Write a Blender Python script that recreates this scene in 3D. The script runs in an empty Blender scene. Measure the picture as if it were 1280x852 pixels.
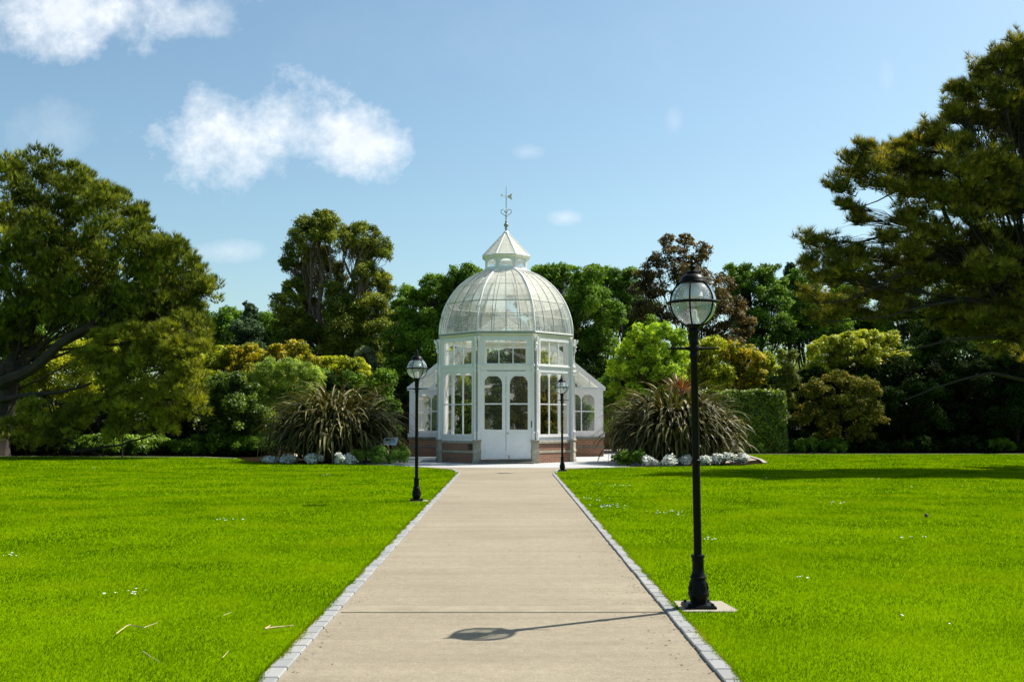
import bpy, math, random
import numpy as np
from mathutils import Vector, Matrix
R = math.radians
C = bpy.context.scene.collection
scn = bpy.context.scene
random.seed(7)
rng = np.random.default_rng(11)

# ------------------------------------------------------------------ camera
CAMH = 1.6; TILT = 4.53; YAW = -0.23
cam = bpy.data.cameras.new('camera'); cam.lens = 35; cam.sensor_width = 36
cam.clip_start = 0.1; cam.clip_end = 2000
camo = bpy.data.objects.new('camera', cam); C.objects.link(camo)
camo.location = (0, 0, CAMH); camo.rotation_euler = (R(90 + TILT), 0, R(YAW))
scn.camera = camo
scn.render.resolution_x = 1024; scn.render.resolution_y = 681
# ------------------------------------------------------------------ sun, sky
SUN_AZ = 61.5      # from +Y towards +X
SUN_EL = 52.0
d = Vector((math.sin(R(SUN_AZ)) * math.cos(R(SUN_EL)), math.cos(R(SUN_AZ)) * math.cos(R(SUN_EL)), math.sin(R(SUN_EL))))
sl = bpy.data.lights.new('sun', 'SUN'); sl.energy = 4.9; sl.angle = R(0.53); sl.color = (1.0, 0.95, 0.86)
so = bpy.data.objects.new('sun', sl); C.objects.link(so); so.rotation_euler = d.to_track_quat('Z', 'Y').to_euler()
so.location = (20, 10, 40)
scn.view_settings.view_transform = 'Standard'; scn.view_settings.look = 'None'
scn.view_settings.gamma = 1; scn.view_settings.use_curve_mapping = False
scn.view_settings.exposure = 0.95
SKY = 0.084

def nd(nt, t, loc=(0, 0), **kw):
    n = nt.nodes.new(t)
    for k, v in kw.items():
        if k.startswith('i_'):
            n.inputs[k[2:].replace('_', ' ')].default_value = v
        else: setattr(n, k, v)
    return n
def mth(nt, op, a, b=None, c=None, clamp=False):
    n = nt.nodes.new('ShaderNodeMath'); n.operation = op; n.use_clamp = clamp
    for i, v in enumerate((a, b, c)):
        if v is None: continue
        if isinstance(v, (int, float)): n.inputs[i].default_value = v
        else: nt.links.new(v, n.inputs[i])
    return n.outputs[0]
def mix(nt, f, a, b, mode='MIX'):
    n = nt.nodes.new('ShaderNodeMix'); n.data_type = 'RGBA'; n.blend_type = mode
    for idx, v in ((0, f), (6, a), (7, b)):
        if isinstance(v, (int, float)): n.inputs[idx].default_value = v
        elif isinstance(v, (tuple, list)): n.inputs[idx].default_value = (v[0], v[1], v[2], 1)
        else: nt.links.new(v, n.inputs[idx])
    return n.outputs[2]

w = bpy.data.worlds.new('World'); scn.world = w; w.use_nodes = True
nt = w.node_tree; nt.nodes.clear()
sky = nd(nt, 'ShaderNodeTexSky', sky_type='NISHITA', sun_disc=False)
sky.sun_elevation = R(SUN_EL); sky.sun_rotation = R(SUN_AZ)
sky.air_density = 1.0; sky.dust_density = 1.5; sky.ozone_density = 1.2; sky.altitude = 0
tc = nd(nt, 'ShaderNodeTexCoord')
sp = nd(nt, 'ShaderNodeSeparateXYZ'); nt.links.new(tc.outputs['Generated'], sp.inputs[0])
ysafe = mth(nt, 'MAXIMUM', sp.outputs['Y'], 0.02)
u = mth(nt, 'DIVIDE', sp.outputs['X'], ysafe); v = mth(nt, 'DIVIDE', sp.outputs['Z'], ysafe)
cb = nd(nt, 'ShaderNodeCombineXYZ'); nt.links.new(u, cb.inputs[0]); nt.links.new(v, cb.inputs[1])
nz = nd(nt, 'ShaderNodeTexNoise', i_Scale=9.0, i_Detail=8.0, i_Roughness=0.58); nt.links.new(cb.outputs[0], nz.inputs['Vector'])
nz2 = nd(nt, 'ShaderNodeTexNoise', i_Scale=26.0, i_Detail=9.0, i_Roughness=0.68); nt.links.new(cb.outputs[0], nz2.inputs['Vector'])
def cloud(px, py, rx, ry, amt, hard, namp=1.0):
    cu = (px - 635) / 1244; cv = math.tan(math.atan((426 - py) / 1244) + R(TILT))
    a = mth(nt, 'DIVIDE', mth(nt, 'SUBTRACT', u, cu), rx / 1244); b = mth(nt, 'DIVIDE', mth(nt, 'SUBTRACT', v, cv), ry / 1244)
    dd = mth(nt, 'SQRT', mth(nt, 'ADD', mth(nt, 'MULTIPLY', a, a), mth(nt, 'MULTIPLY', b, b)))
    n1 = mth(nt, 'MULTIPLY', mth(nt, 'SUBTRACT', nz.outputs['Fac'], 0.5), 3.2 * namp)
    n2 = mth(nt, 'MULTIPLY', mth(nt, 'SUBTRACT', nz2.outputs['Fac'], 0.5), 1.4 * namp)
    s = mth(nt, 'ADD', mth(nt, 'ADD', mth(nt, 'SUBTRACT', 1.0, dd), n1), n2)
    s = mth(nt, 'MULTIPLY', s, hard * 1.05, clamp=True)
    s = mth(nt, 'SMOOTH_MIN', s, 1.0, 0.2)
    return mth(nt, 'MULTIPLY', s, amt, clamp=True)
cl = None
for a in ((275, 170, 105, 64, .92, 1.0), (350, 158, 85, 62, .92, 1.0), (430, 180, 78, 50, .9, 1.0), (95, 15, 190, 55, .85, 1.0), (225, 22, 80, 35, .6, 1.0),
          (60, 165, 90, 38, .22, .8), (283, 315, 40, 16, .42, .9, .6), (706, 272, 27, 14, .55, 1.0, .5), (662, 190, 24, 12, .28, .9, .5), (847, 150, 14, 20, .25, .8, .6), (1120, 95, 10, 24, .12, .8, .6), (620, 60, 340, 70, .05, .6)):
    c = cloud(*a); cl = c if cl is None else mth(nt, 'MAXIMUM', cl, c)
front = mth(nt, 'GREATER_THAN', sp.outputs['Y'], 0.05)
cl = mth(nt, 'MULTIPLY', cl, front)
skt = mix(nt, 1.0, sky.outputs[0], (.88, 1.015, .955), 'MULTIPLY')
ccol = mix(nt, mth(nt, 'MULTIPLY', mth(nt, 'SUBTRACT', nz2.outputs['Fac'], .35), 2.2, clamp=True), (5.6, 6.0, 6.5), (7.6, 7.7, 7.8))
skc = mix(nt, cl, skt, ccol)
bg = nd(nt, 'ShaderNodeBackground', i_Strength=SKY); nt.links.new(skc, bg.inputs['Color'])
wo = nd(nt, 'ShaderNodeOutputWorld'); nt.links.new(bg.outputs[0], wo.inputs[0])
cy = scn.cycles
cy.max_bounces = 8; cy.transparent_max_bounces = 32; cy.transmission_bounces = 6; cy.diffuse_bounces = 3; cy.glossy_bounces = 4

# pixel of the 1280x852 photo + distance -> world point
CM = camo.rotation_euler.to_matrix()
def at(px, py, Y):
    v = CM @ Vector(((px - 640) / 1244.4, (426 - py) / 1244.4, -1))
    s = Y / v.y
    return Vector((v.x * s, Y, CAMH + v.z * s))

# ------------------------------------------------------------------ helpers
def tag(o, label=None, cat=None, group=None, kind=None):
    if label: o['label'] = label
    if cat: o['category'] = cat
    if group: o['group'] = group
    if kind: o['kind'] = kind
    return o
def thing(name, loc, label, cat, group=None, rz=0):
    o = bpy.data.objects.new(name, None); C.objects.link(o); o.location = loc; o.rotation_euler = (0, 0, rz)
    o.empty_display_size = 0.3
    return tag(o, label, cat, group)
def link(name, me, mat, parent=None, loc=(0, 0, 0), rz=0):
    if mat and not me.materials: me.materials.append(mat)
    o = bpy.data.objects.new(name, me); C.objects.link(o); o.location = loc; o.rotation_euler = (0, 0, rz)
    if parent: o.parent = parent
    return o
def npmesh(name, V, k, tint=None):
    """V: (N*k,3) vertices, N polygons of k corners each, tint per polygon"""
    n = len(V) // k
    me = bpy.data.meshes.new(name)
    me.vertices.add(n * k); me.vertices.foreach_set('co', np.ascontiguousarray(V, dtype=np.float32).ravel())
    me.loops.add(n * k); me.loops.foreach_set('vertex_index', np.arange(n * k, dtype=np.int32))
    me.polygons.add(n); me.polygons.foreach_set('loop_start', np.arange(0, n * k, k, dtype=np.int32))
    try: me.polygons.foreach_set('loop_total', np.full(n, k, dtype=np.int32))
    except Exception: pass
    if tint is not None:
        at_ = me.attributes.new('tint', 'FLOAT', 'FACE'); at_.data.foreach_set('value', np.ascontiguousarray(tint, dtype=np.float32))
    me.update(calc_edges=True)
    return me
class MB:
    def __init__(s): s.v = []; s.f = []
    def add(s, vs, fs):
        b = len(s.v); s.v += [tuple(p) for p in vs]; s.f += [tuple(i + b for i in f) for f in fs]
    def box(s, x0, x1, y0, y1, z0, z1):
        s.add([(x0, y0, z0), (x1, y0, z0), (x1, y1, z0), (x0, y1, z0), (x0, y0, z1), (x1, y0, z1), (x1, y1, z1), (x0, y1, z1)],
              [(0, 3, 2, 1), (4, 5, 6, 7), (0, 1, 5, 4), (1, 2, 6, 5), (2, 3, 7, 6), (3, 0, 4, 7)])
    def lathe(s, prof, n=24, c=(0, 0, 0), ph=0, cap=True):
        vs = []; fs = []
        for (r, z) in prof:
            for i in range(n):
                a = ph + 2 * math.pi * i / n
                vs.append((c[0] + r * math.cos(a), c[1] + r * math.sin(a), c[2] + z))
        for j in range(len(prof) - 1):
            for i in range(n):
                i2 = (i + 1) % n
                fs.append((j * n + i, j * n + i2, (j + 1) * n + i2, (j + 1) * n + i))
        if cap:
            if prof[0][0] > 1e-4: fs.append(tuple(reversed(range(n))))
            if prof[-1][0] > 1e-4: fs.append(tuple(range((len(prof) - 1) * n, len(prof) * n)))
        s.add(vs, fs)
    def tube(s, pts, rad, n=6, cap=True):
        pts = [Vector(p) for p in pts]
        if isinstance(rad, (int, float)): rad = [rad] * len(pts)
        vs = []; fs = []
        up = Vector((0.13, 0.21, 1)).normalized()
        for i, p in enumerate(pts):
            t = (pts[min(i + 1, len(pts) - 1)] - pts[max(i - 1, 0)])
            if t.length < 1e-9: t = Vector((0, 0, 1))
            t.normalize()
            a = t.cross(up)
            if a.length < 0.15: a = t.cross(Vector((1, 0, 0)))
            a.normalize(); b = t.cross(a)
            for k in range(n):
                an = 2 * math.pi * k / n
                vs.append(p + (a * math.cos(an) + b * math.sin(an)) * rad[i])
        for j in range(len(pts) - 1):
            for k in range(n):
                k2 = (k + 1) % n
                fs.append((j * n + k, (j + 1) * n + k, (j + 1) * n + k2, j * n + k2))
        if cap: fs.append(tuple(range(n))); fs.append(tuple(reversed(range((len(pts) - 1) * n, len(pts) * n))))
        s.add(vs, fs)
    def prism(s, poly, y0, y1):
        """poly in (x,z), extruded between y0 and y1"""
        n = len(poly)
        vs = [(x, y0, z) for x, z in poly] + [(x, y1, z) for x, z in poly]
        fs = [tuple(range(n)), tuple(reversed(range(n, 2 * n)))] + [(i, i + n, (i + 1) % n + n, (i + 1) % n) for i in range(n)]
        s.add(vs, fs)
    def slab(s, poly, z0, z1):
        n = len(poly)
        vs = [(x, y, z0) for x, y in poly] + [(x, y, z1) for x, y in poly]
        fs = [tuple(reversed(range(n))), tuple(range(n, 2 * n))] + [(i, (i + 1) % n, (i + 1) % n + n, i + n) for i in range(n)]
        s.add(vs, fs)
    def arch(s, x0, x1, zs, zt, y0, y1, rise=None, n=10):
        """fill between an arch springing at zs and a flat top at zt"""
        cx = (x0 + x1) / 2; r = (x1 - x0) / 2; rise = r if rise is None else rise
        P = [(cx - r * math.cos(math.pi * i / n), zs + rise * math.sin(math.pi * i / n)) for i in range(n + 1)]
        vs = []; fs = []
        for (x, z) in P: vs += [(x, y0, z), (x, y0, zt), (x, y1, z), (x, y1, zt)]
        for i in range(n):
            a = i * 4; b = a + 4
            fs += [(a, b, b + 1, a + 1), (a + 2, a + 3, b + 3, b + 2), (a, a + 2, b + 2, b), (a + 1, b + 1, b + 3, a + 3)]
        fs += [(0, 1, 3, 2), (n * 4, n * 4 + 2, n * 4 + 3, n * 4 + 1)]
        s.add(vs, fs)
    def build(s, name, mat, parent=None, loc=(0, 0, 0), rz=0, smooth=False, bevel=0, fix=True):
        me = bpy.data.meshes.new(name); me.from_pydata(s.v, [], s.f); me.update()
        if fix:
            import bmesh
            bm = bmesh.new(); bm.from_mesh(me); bmesh.ops.recalc_face_normals(bm, faces=bm.faces)
            bm.to_mesh(me); bm.free()
        if smooth:
            me.polygons.foreach_set('use_smooth', [True] * len(me.polygons))
            try: me.set_sharp_from_angle(angle=R(38))
            except Exception: pass
        o = link(name, me, mat, parent, loc, rz)
        if bevel:
            m = o.modifiers.new('bevel', 'BEVEL'); m.width = bevel; m.segments = 2; m.limit_method = 'ANGLE'; m.angle_limit = R(40)
        return o

# ------------------------------------------------------------------ materials
def newmat(name):
    m = bpy.data.materials.new(name); m.use_nodes = True; nt = m.node_tree
    return m, nt, nt.nodes['Principled BSDF']
def noise(nt, scale, detail=4, rough=.55, coord='Object', vec=None, dist=0):
    n = nd(nt, 'ShaderNodeTexNoise', i_Scale=scale, i_Detail=detail, i_Roughness=rough, i_Distortion=dist)
    if vec is None: vec = nd(nt, 'ShaderNodeTexCoord').outputs[coord]
    nt.links.new(vec, n.inputs['Vector']); return n.outputs['Fac']
def ramp(nt, fac, stops):
    r = nd(nt, 'ShaderNodeValToRGB'); cr = r.color_ramp
    while len(cr.elements) < len(stops): cr.elements.new(0.5)
    for e, (p, c) in zip(cr.elements, stops):
        e.position = p; e.color = (*c, 1) if len(c) == 3 else c
    nt.links.new(fac, r.inputs[0]); return r.outputs[0]
def bump(nt, b, h, strength=.3, dist=.01):
    n = nd(nt, 'ShaderNodeBump', i_Strength=strength, i_Distance=dist); nt.links.new(h, n.inputs['Height']); nt.links.new(n.outputs[0], b.inputs['Normal'])
def leafmat(name, stops, trans=.35, rough=.55, spec=.3, patch=0.25, patchscale=.35):
    m, nt, b = newmat(name)
    a = nd(nt, 'ShaderNodeAttribute', attribute_name='tint')
    pn = noise(nt, patchscale, 3)
    f = mth(nt, 'ADD', a.outputs['Fac'], mth(nt, 'MULTIPLY', mth(nt, 'SUBTRACT', pn, .5), patch * 2), clamp=True)
    col = ramp(nt, f, stops)
    nt.links.new(col, b.inputs['Base Color']); b.inputs['Roughness'].default_value = rough
    b.inputs['Specular IOR Level'].default_value = spec
    t = nd(nt, 'ShaderNodeBsdfTranslucent')
    tcol = mix(nt, 1.0, col, (1.15, 1.1, .55), 'MULTIPLY'); nt.links.new(tcol, t.inputs['Color'])
    mx = nd(nt, 'ShaderNodeMixShader'); mx.inputs[0].default_value = trans
    nt.links.new(b.outputs[0], mx.inputs[1]); nt.links.new(t.outputs[0], mx.inputs[2])
    nt.links.new(mx.outputs[0], nt.nodes['Material Output'].inputs[0])
    return m
def paint(name, col, rough=.45, dirt=(0.45, .42, .34), amt=.25, scale=2.2, metal=0, coat=0, spec=.5):
    m, nt, b = newmat(name)
    n = noise(nt, scale, 6, .65); n2 = noise(nt, scale * 9, 3)
    f = mth(nt, 'MULTIPLY', mth(nt, 'POWER', mth(nt, 'MULTIPLY', n, n2), 1.4), amt * 3.2, clamp=True)
    nt.links.new(mix(nt, f, col, dirt), b.inputs['Base Color'])
    b.inputs['Roughness'].default_value = rough; b.inputs['Metallic'].default_value = metal; b.inputs['Coat Weight'].default_value = coat
    b.inputs['Specular IOR Level'].default_value = spec
    bump(nt, b, n2, .12, .004)
    return m
M = {}
M['white'] = paint('white_paint', (.87, .85, .86), .4, amt=.4)
M['cream'] = paint('aged_cream_paint', (.68, .66, .50), .5, amt=.5)
M['barpaint'] = paint('grey_glazing_bar_paint', (.46, .46, .42), .5, (.15, .13, .1), .8, 5)
M['black'] = paint('black_gloss_paint', (.004, .004, .0045), .36, (.012, .010, .009), .3, 9, spec=.10)
M['iron'] = paint('weathered_iron', (.30, .33, .30), .5, (.12, .1, .08), .6, 8)
M['stone'] = paint('sandstone', (.56, .51, .39), .85, (.10, .09, .06), .9, 3)
M['stonedark'] = paint('weathered_coping_stone', (.24, .22, .17), .85, (.06, .05, .035), .9, 3)
M['box'] = paint('dark_green_box', (.012, .03, .02), .4)
M['concrete'] = paint('pale_concrete', (.27, .24, .185), .9, (.25, .21, .15), .7, 4)
M['handle'] = paint('brass_handle', (.10, .08, .05), .4, metal=.6)

def glass_mat(name, refl=.5, tint=(.95, .97, .96), milky=0.0, milkcol=(.8, .8, .76), rough=.0, streak=False):
    m, nt, b = newmat(name); nt.nodes.remove(b)
    tr = nd(nt, 'ShaderNodeBsdfTransparent'); tr.inputs[0].default_value = (*tint, 1)
    gl = nd(nt, 'ShaderNodeBsdfGlossy'); gl.inputs['Roughness'].default_value = rough; gl.inputs[0].default_value = (.9, .95, 1, 1)
    lw = nd(nt, 'ShaderNodeLayerWeight', i_Blend=.5)
    fz = mth(nt, 'ADD', mth(nt, 'MULTIPLY', mth(nt, 'POWER', lw.outputs['Facing'], 4.0), .9), .05)
    mx = nd(nt, 'ShaderNodeMixShader'); nt.links.new(mth(nt, 'MULTIPLY', fz, refl * 2, clamp=True), mx.inputs[0])
    nt.links.new(tr.outputs[0], mx.inputs[1]); nt.links.new(gl.outputs[0], mx.inputs[2])
    last = mx.outputs[0]
    if milky > 0:
        df = nd(nt, 'ShaderNodeBsdfDiffuse'); tl = nd(nt, 'ShaderNodeBsdfTranslucent')
        df.inputs[0].default_value = (*milkcol, 1); tl.inputs[0].default_value = (*milkcol, 1)
        ad = nd(nt, 'ShaderNodeMixShader'); ad.inputs[0].default_value = .5
        nt.links.new(df.outputs[0], ad.inputs[1]); nt.links.new(tl.outputs[0], ad.inputs[2])
        m2 = nd(nt, 'ShaderNodeMixShader')
        f = milky
        if streak:
            a = nd(nt, 'ShaderNodeAttribute', attribute_name='tint')
            n = noise(nt, 1.6, 5, .6); n3 = noise(nt, 8, 4, .6)
            f = mth(nt, 'ADD', mth(nt, 'MULTIPLY', a.outputs['Fac'], 1.0), mth(nt, 'ADD', mth(nt, 'MULTIPLY', mth(nt, 'SUBTRACT', n, .5), .5), mth(nt, 'MULTIPLY', mth(nt, 'SUBTRACT', n3, .5), .35)), clamp=True)
            nt.links.new(f, m2.inputs[0])
        else: m2.inputs[0].default_value = f
        nt.links.new(last, m2.inputs[1]); nt.links.new(ad.outputs[0], m2.inputs[2]); last = m2.outputs[0]
    nt.links.new(last, nt.nodes['Material Output'].inputs[0])
    return m
M['glass'] = glass_mat('window_glass', .3, (.93, .95, .93))
M['wingglass'] = glass_mat('wing_window_glass', .6, (.93, .95, .94), .05, (.8, .85, .82))
M['domeglass'] = glass_mat('weathered_roof_glass', .6, (.92, .94, .93), .6, (.76, .75, .66), streak=True)
M['roofglass'] = glass_mat('milky_roof_glass', .5, (.92, .94, .93), .55, (.82, .85, .83))
M['globe'] = glass_mat('lamp_globe_glass', 1.1, (.93, .95, .96), .10, (.85, .88, .9), .02)

def brickmat():
    m, nt, b = newmat('red_brick')
    tc = nd(nt, 'ShaderNodeTexCoord'); s = nd(nt, 'ShaderNodeSeparateXYZ'); nt.links.new(tc.outputs['Object'], s.inputs[0])
    c = nd(nt, 'ShaderNodeCombineXYZ')
    nt.links.new(mth(nt, 'ADD', s.outputs[0], s.outputs[1]), c.inputs[0]); nt.links.new(s.outputs[2], c.inputs[1])
    br = nd(nt, 'ShaderNodeTexBrick', i_Scale=1.0, i_Mortar_Size=.012, i_Bias=0.0, i_Brick_Width=.225, i_Row_Height=.075, i_Mortar_Smooth=.2)
    br.inputs['Color1'].default_value = (.40, .13, .06, 1); br.inputs['Color2'].default_value = (.22, .065, .035, 1); br.inputs['Mortar'].default_value = (.42, .36, .27, 1)
    nt.links.new(c.outputs[0], br.inputs['Vector'])
    n = noise(nt, 3, 5); n2 = noise(nt, 40, 3)
    col = mix(nt, mth(nt, 'MULTIPLY', n, .75), br.outputs[0], (.24, .13, .07)); col = mix(nt, mth(nt, 'MULTIPLY', n2, .4), col, (.1, .045, .03))
    nt.links.new(col, b.inputs['Base Color']); b.inputs['Roughness'].default_value = .9
    bump(nt, b, br.outputs['Fac'], -.5, .006); return m
M['brick'] = brickmat()
def groundmat(name, stops, scale, fine, rough=.95, b1=.5, bd=.01, big=.4, spec=.2):
    m, nt, b = newmat(name)
    n = noise(nt, scale, 5, .6); n2 = noise(nt, fine, 3, .7); n3 = noise(nt, fine * 3.1, 2, .6)
    f = mth(nt, 'ADD', mth(nt, 'MULTIPLY', n, big), mth(nt, 'ADD', mth(nt, 'MULTIPLY', n2, (1 - big) * .5), mth(nt, 'MULTIPLY', n3, (1 - big) * .5)), clamp=True)
    nt.links.new(ramp(nt, f, stops), b.inputs['Base Color']); b.inputs['Roughness'].default_value = rough
    b.inputs['Specular IOR Level'].default_value = spec
    bump(nt, b, n2, b1, bd); return m
M['soil'] = groundmat('bed_soil', [(.3, (.008, .006, .003)), (.6, (.016, .013, .007)), (.75, (.012, .018, .005))], .8, 18, spec=0)
M['lawnbase'] = groundmat('lawn_turf', [(.3, (.06, .13, .0005)), (.5, (.10, .18, .0005)), (.7, (.14, .23, .001))], .5, 30, b1=.8, bd=.02, spec=0)
M['gravel'] = groundmat('pale_gravel', [(.3, (.21, .175, .125)), (.6, (.32, .275, .205))], .6, 60)
def pathmat():
    m, nt, b = newmat('resin_bound_path')
    big = noise(nt, .3, 6, .7); mid = noise(nt, 11.0, 6, .75); fine = noise(nt, 140, 3, .85); sp_ = noise(nt, 210, 1, .5); grit = noise(nt, 48, 4, .8)
    mp = nd(nt, 'ShaderNodeMapping'); mp.inputs['Scale'].default_value = (.16, 2.6, 1)
    nt.links.new(nd(nt, 'ShaderNodeTexCoord').outputs['Object'], mp.inputs[0])
    band = noise(nt, 1.1, 6, .7, vec=mp.outputs[0])
    f = mth(nt, 'ADD', mth(nt, 'MULTIPLY', big, .16), mth(nt, 'ADD', mth(nt, 'MULTIPLY', mid, .16), mth(nt, 'ADD', mth(nt, 'MULTIPLY', mth(nt, 'ADD', fine, grit), .27), mth(nt, 'MULTIPLY', band, .14))))
    col = ramp(nt, f, [(.38, (.115, .093, .062)), (.5, (.222, .188, .132)), (.60, (.335, .29, .212))])
    spk = mth(nt, 'GREATER_THAN', sp_, .615); col = mix(nt, mth(nt, 'MULTIPLY', spk, .6), col, (.10, .08, .06))
    st = noise(nt, 1.7, 6, .75); stn = mth(nt, 'MULTIPLY', mth(nt, 'SUBTRACT', st, .54), 5.0, clamp=True); col = mix(nt, mth(nt, 'MULTIPLY', stn, .30), col, (.16, .13, .10))
    nt.links.new(col, b.inputs['Base Color']); b.inputs['Roughness'].default_value = .9; b.inputs['Specular IOR Level'].default_value = .25
    bump(nt, b, fine, .35, .004); return m
M['path'] = pathmat()
M['path_band'] = groundmat('path_repair_strip', [(.36, (.165, .14, .096)), (.6, (.285, .248, .18))], 3, 60)
def settmat(name, c1, c2, joint, wid, row, sz=.006):
    m, nt, b = newmat(name)
    tc = nd(nt, 'ShaderNodeTexCoord')
    br = nd(nt, 'ShaderNodeTexBrick', i_Scale=1.0, i_Mortar_Size=sz, i_Brick_Width=wid, i_Row_Height=row)
    br.inputs['Color1'].default_value = (*c1, 1); br.inputs['Color2'].default_value = (*c2, 1); br.inputs['Mortar'].default_value = (*joint, 1)
    nt.links.new(tc.outputs['Object'], br.inputs['Vector'])
    n = noise(nt, 1.2, 5, .6); n2 = noise(nt, 60, 3)
    col = mix(nt, mth(nt, 'MULTIPLY', n, .5), br.outputs[0], (.34, .31, .27)); col = mix(nt, mth(nt, 'MULTIPLY', n2, .3), col, (.18, .18, .17))
    nt.links.new(col, b.inputs['Base Color']); b.inputs['Roughness'].default_value = .85
    bump(nt, b, n2, .2, .004); return m
M['paving'] = settmat('blue_grey_paving', (.40, .42, .43), (.33, .35, .37), (.2, .19, .17), .3, .15)
def kerbmat():
    m, nt, b = newmat('granite_setts')
    a = nd(nt, 'ShaderNodeAttribute', attribute_name='tint')
    n = noise(nt, 5, 5, .65); n2 = noise(nt, 120, 3)
    col = ramp(nt, a.outputs['Fac'], [(0, (.17, .182, .19)), (.5, (.215, .228, .235)), (1, (.26, .265, .262))])
    col = mix(nt, mth(nt, 'MULTIPLY', mth(nt, 'POWER', n, 2), .7, clamp=True), col, (.25, .21, .16)); col = mix(nt, mth(nt, 'MULTIPLY', n2, .4), col, (.2, .2, .19))
    nt.links.new(col, b.inputs['Base Color']); b.inputs['Roughness'].default_value = .85; bump(nt, b, n2, .3, .004); return m
M['kerb'] = kerbmat()
def barkmat(name, c1, c2):
    m, nt, b = newmat(name)
    n = noise(nt, 3, 6, .7, dist=1.0); nt.links.new(ramp(nt, n, [(.35, c1), (.65, c2)]), b.inputs['Base Color']); b.inputs['Roughness'].default_value = .9
    bump(nt, b, n, .6, .03); return m
M['bark'] = barkmat('dark_bark', (.014, .010, .007), (.04, .03, .02))
M['barkpale'] = barkmat('pale_peeling_bark', (.11, .075, .045), (.28, .21, .14))
M['straw'] = paint('dry_straw', (.42, .32, .13), .8)
M['daisy'] = paint('daisy_petals', (.75, .75, .7), .7, amt=.02)
M['litter'] = paint('dry_litter', (.07, .04, .02), .9)
M['jointgrime'] = paint('joint_grime', (.12, .10, .07), .9)
M['wood'] = paint('orange_timber', (.36, .15, .04), .7, (.12, .05, .02), .6, 4)
M['signface'] = paint('sign_panel', (.55, .62, .68), .35, (.1, .15, .2), .8, 9)
M['reflector'] = paint('lamp_reflector', (.5, .52, .55), .35, amt=.05)

G = lambda d_, m_, l_: [(p, tuple(min(.8, x * kk) for x in c)) for p, c, kk in ((0, d_, 1.1), (.5, m_, 1.75), (1, l_, 2.6))]  # stops spread apart: sun and shade contrast of the crowns put into leaf colour
LM = {
 'pine':   leafmat('pine_needles', G((.014, .028, .003), (.065, .088, .007), (.17, .175, .022)), .35, .6, .15),
 'pinelow': leafmat('pine_needles_yellowish', G((.045, .06, .004), (.12, .135, .008), (.20, .20, .016)), .35, .6),
 'cedar':  leafmat('long_pine_needles', G((.020, .034, .005), (.090, .096, .010), (.20, .155, .02)), .35, .6, .15),
 'euca':   leafmat('olive_leaves', G((.03, .05, .008), (.075, .10, .010), (.15, .155, .012)), .35, .55, .15),
 'deep':   leafmat('deep_green_leaves', G((.024, .056, .005), (.058, .115, .008), (.105, .165, .012)), .35, .6, .14),
 'green':  leafmat('fresh_green_leaves', G((.028, .07, .007), (.065, .13, .011), (.125, .20, .018)), .35, .6, .14),
 'blue':   leafmat('bluish_fir', G((.016, .034, .014), (.03, .056, .022), (.055, .08, .035)), .2, .7, .1),
 'copper': leafmat('copper_leaves', G((.03, .024, .008), (.06, .046, .012), (.11, .075, .018)), .3, .55),
 'lime':   leafmat('lime_leaves', G((.06, .12, .004), (.14, .23, .007), (.25, .33, .015)), .45, .5),
 'yellow': leafmat('golden_leaves', G((.07, .09, .003), (.20, .23, .006), (.27, .27, .008)), .4, .5),
 'orange': leafmat('orange_tipped_leaves', G((.07, .085, .003), (.19, .19, .006), (.27, .18, .010)), .4, .5),
 'willow': leafmat('fine_pale_leaves', G((.06, .10, .008), (.14, .20, .022), (.22, .27, .045)), .4, .6),
 'silver': leafmat('silver_felt_leaves', G((.3, .32, .30), (.36, .37, .35), (.3, .31, .30)), .1, .7, patch=.1),
 'greytree': leafmat('grey_green_leaves', G((.05, .07, .03), (.10, .12, .06), (.17, .18, .11)), .25, .7, .1),
 'rust':   leafmat('rusty_green_leaves', G((.022, .035, .004), (.075, .085, .009), (.15, .10, .02)), .3, .7, .1),
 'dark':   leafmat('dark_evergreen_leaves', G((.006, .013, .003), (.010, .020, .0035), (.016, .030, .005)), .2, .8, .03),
 'hedge':  leafmat('hedge_leaves', G((.022, .042, .004), (.05, .085, .007), (.10, .14, .012)), .35, .5),
 'herb':   leafmat('low_green_leaves', G((.05, .10, .010), (.11, .19, .018), (.24, .32, .05)), .4, .5),
 'flax':   leafmat('bronze_flax_leaves', G((.022, .020, .006), (.05, .047, .013), (.10, .088, .034)), .15, .5, .15, patch=.12, patchscale=1.2),
 'redflax': leafmat('red_spiky_leaves', G((.06, .016, .006), (.10, .03, .008), (.13, .06, .012)), .25, .4, .5),
 'grass':  leafmat('lawn_grass', G((.024, .074, .0002), (.064, .122, .0002), (.090, .108, .0016)), .4, .8, .0, patch=1.15, patchscale=.75),
}

# ------------------------------------------------------------------ foliage
def unit(n):
    v = rng.normal(size=(n, 3)); return v / np.linalg.norm(v, axis=1, keepdims=True)
def norm(v): return v / np.maximum(np.linalg.norm(v, axis=1, keepdims=True), 1e-9)
def clumps_of(lobes, ratio=.3, dens=1.0, squash=1.0, inner=.25):
    out = []
    for (x, y, z, r) in lobes:
        rc = max(r * ratio, .12)
        n = max(5, int(dens * 3.2 / ratio ** 2 * .55))
        dd = unit(n)
        dd[:, 2] = np.where(dd[:, 2] < -.55, -dd[:, 2], dd[:, 2])
        rad = np.where(rng.random(n) < inner, rng.uniform(.2, .7, n), rng.uniform(.72, 1.0, n)) * (r - rc * .4)
        p = dd * rad[:, None] * np.array([1, 1, squash]) + np.array([x, y, z])
        rr = rc * rng.uniform(.65, 1.35, n)
        out.append(np.column_stack([p, rr]))
    return np.vstack(out)
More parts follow.
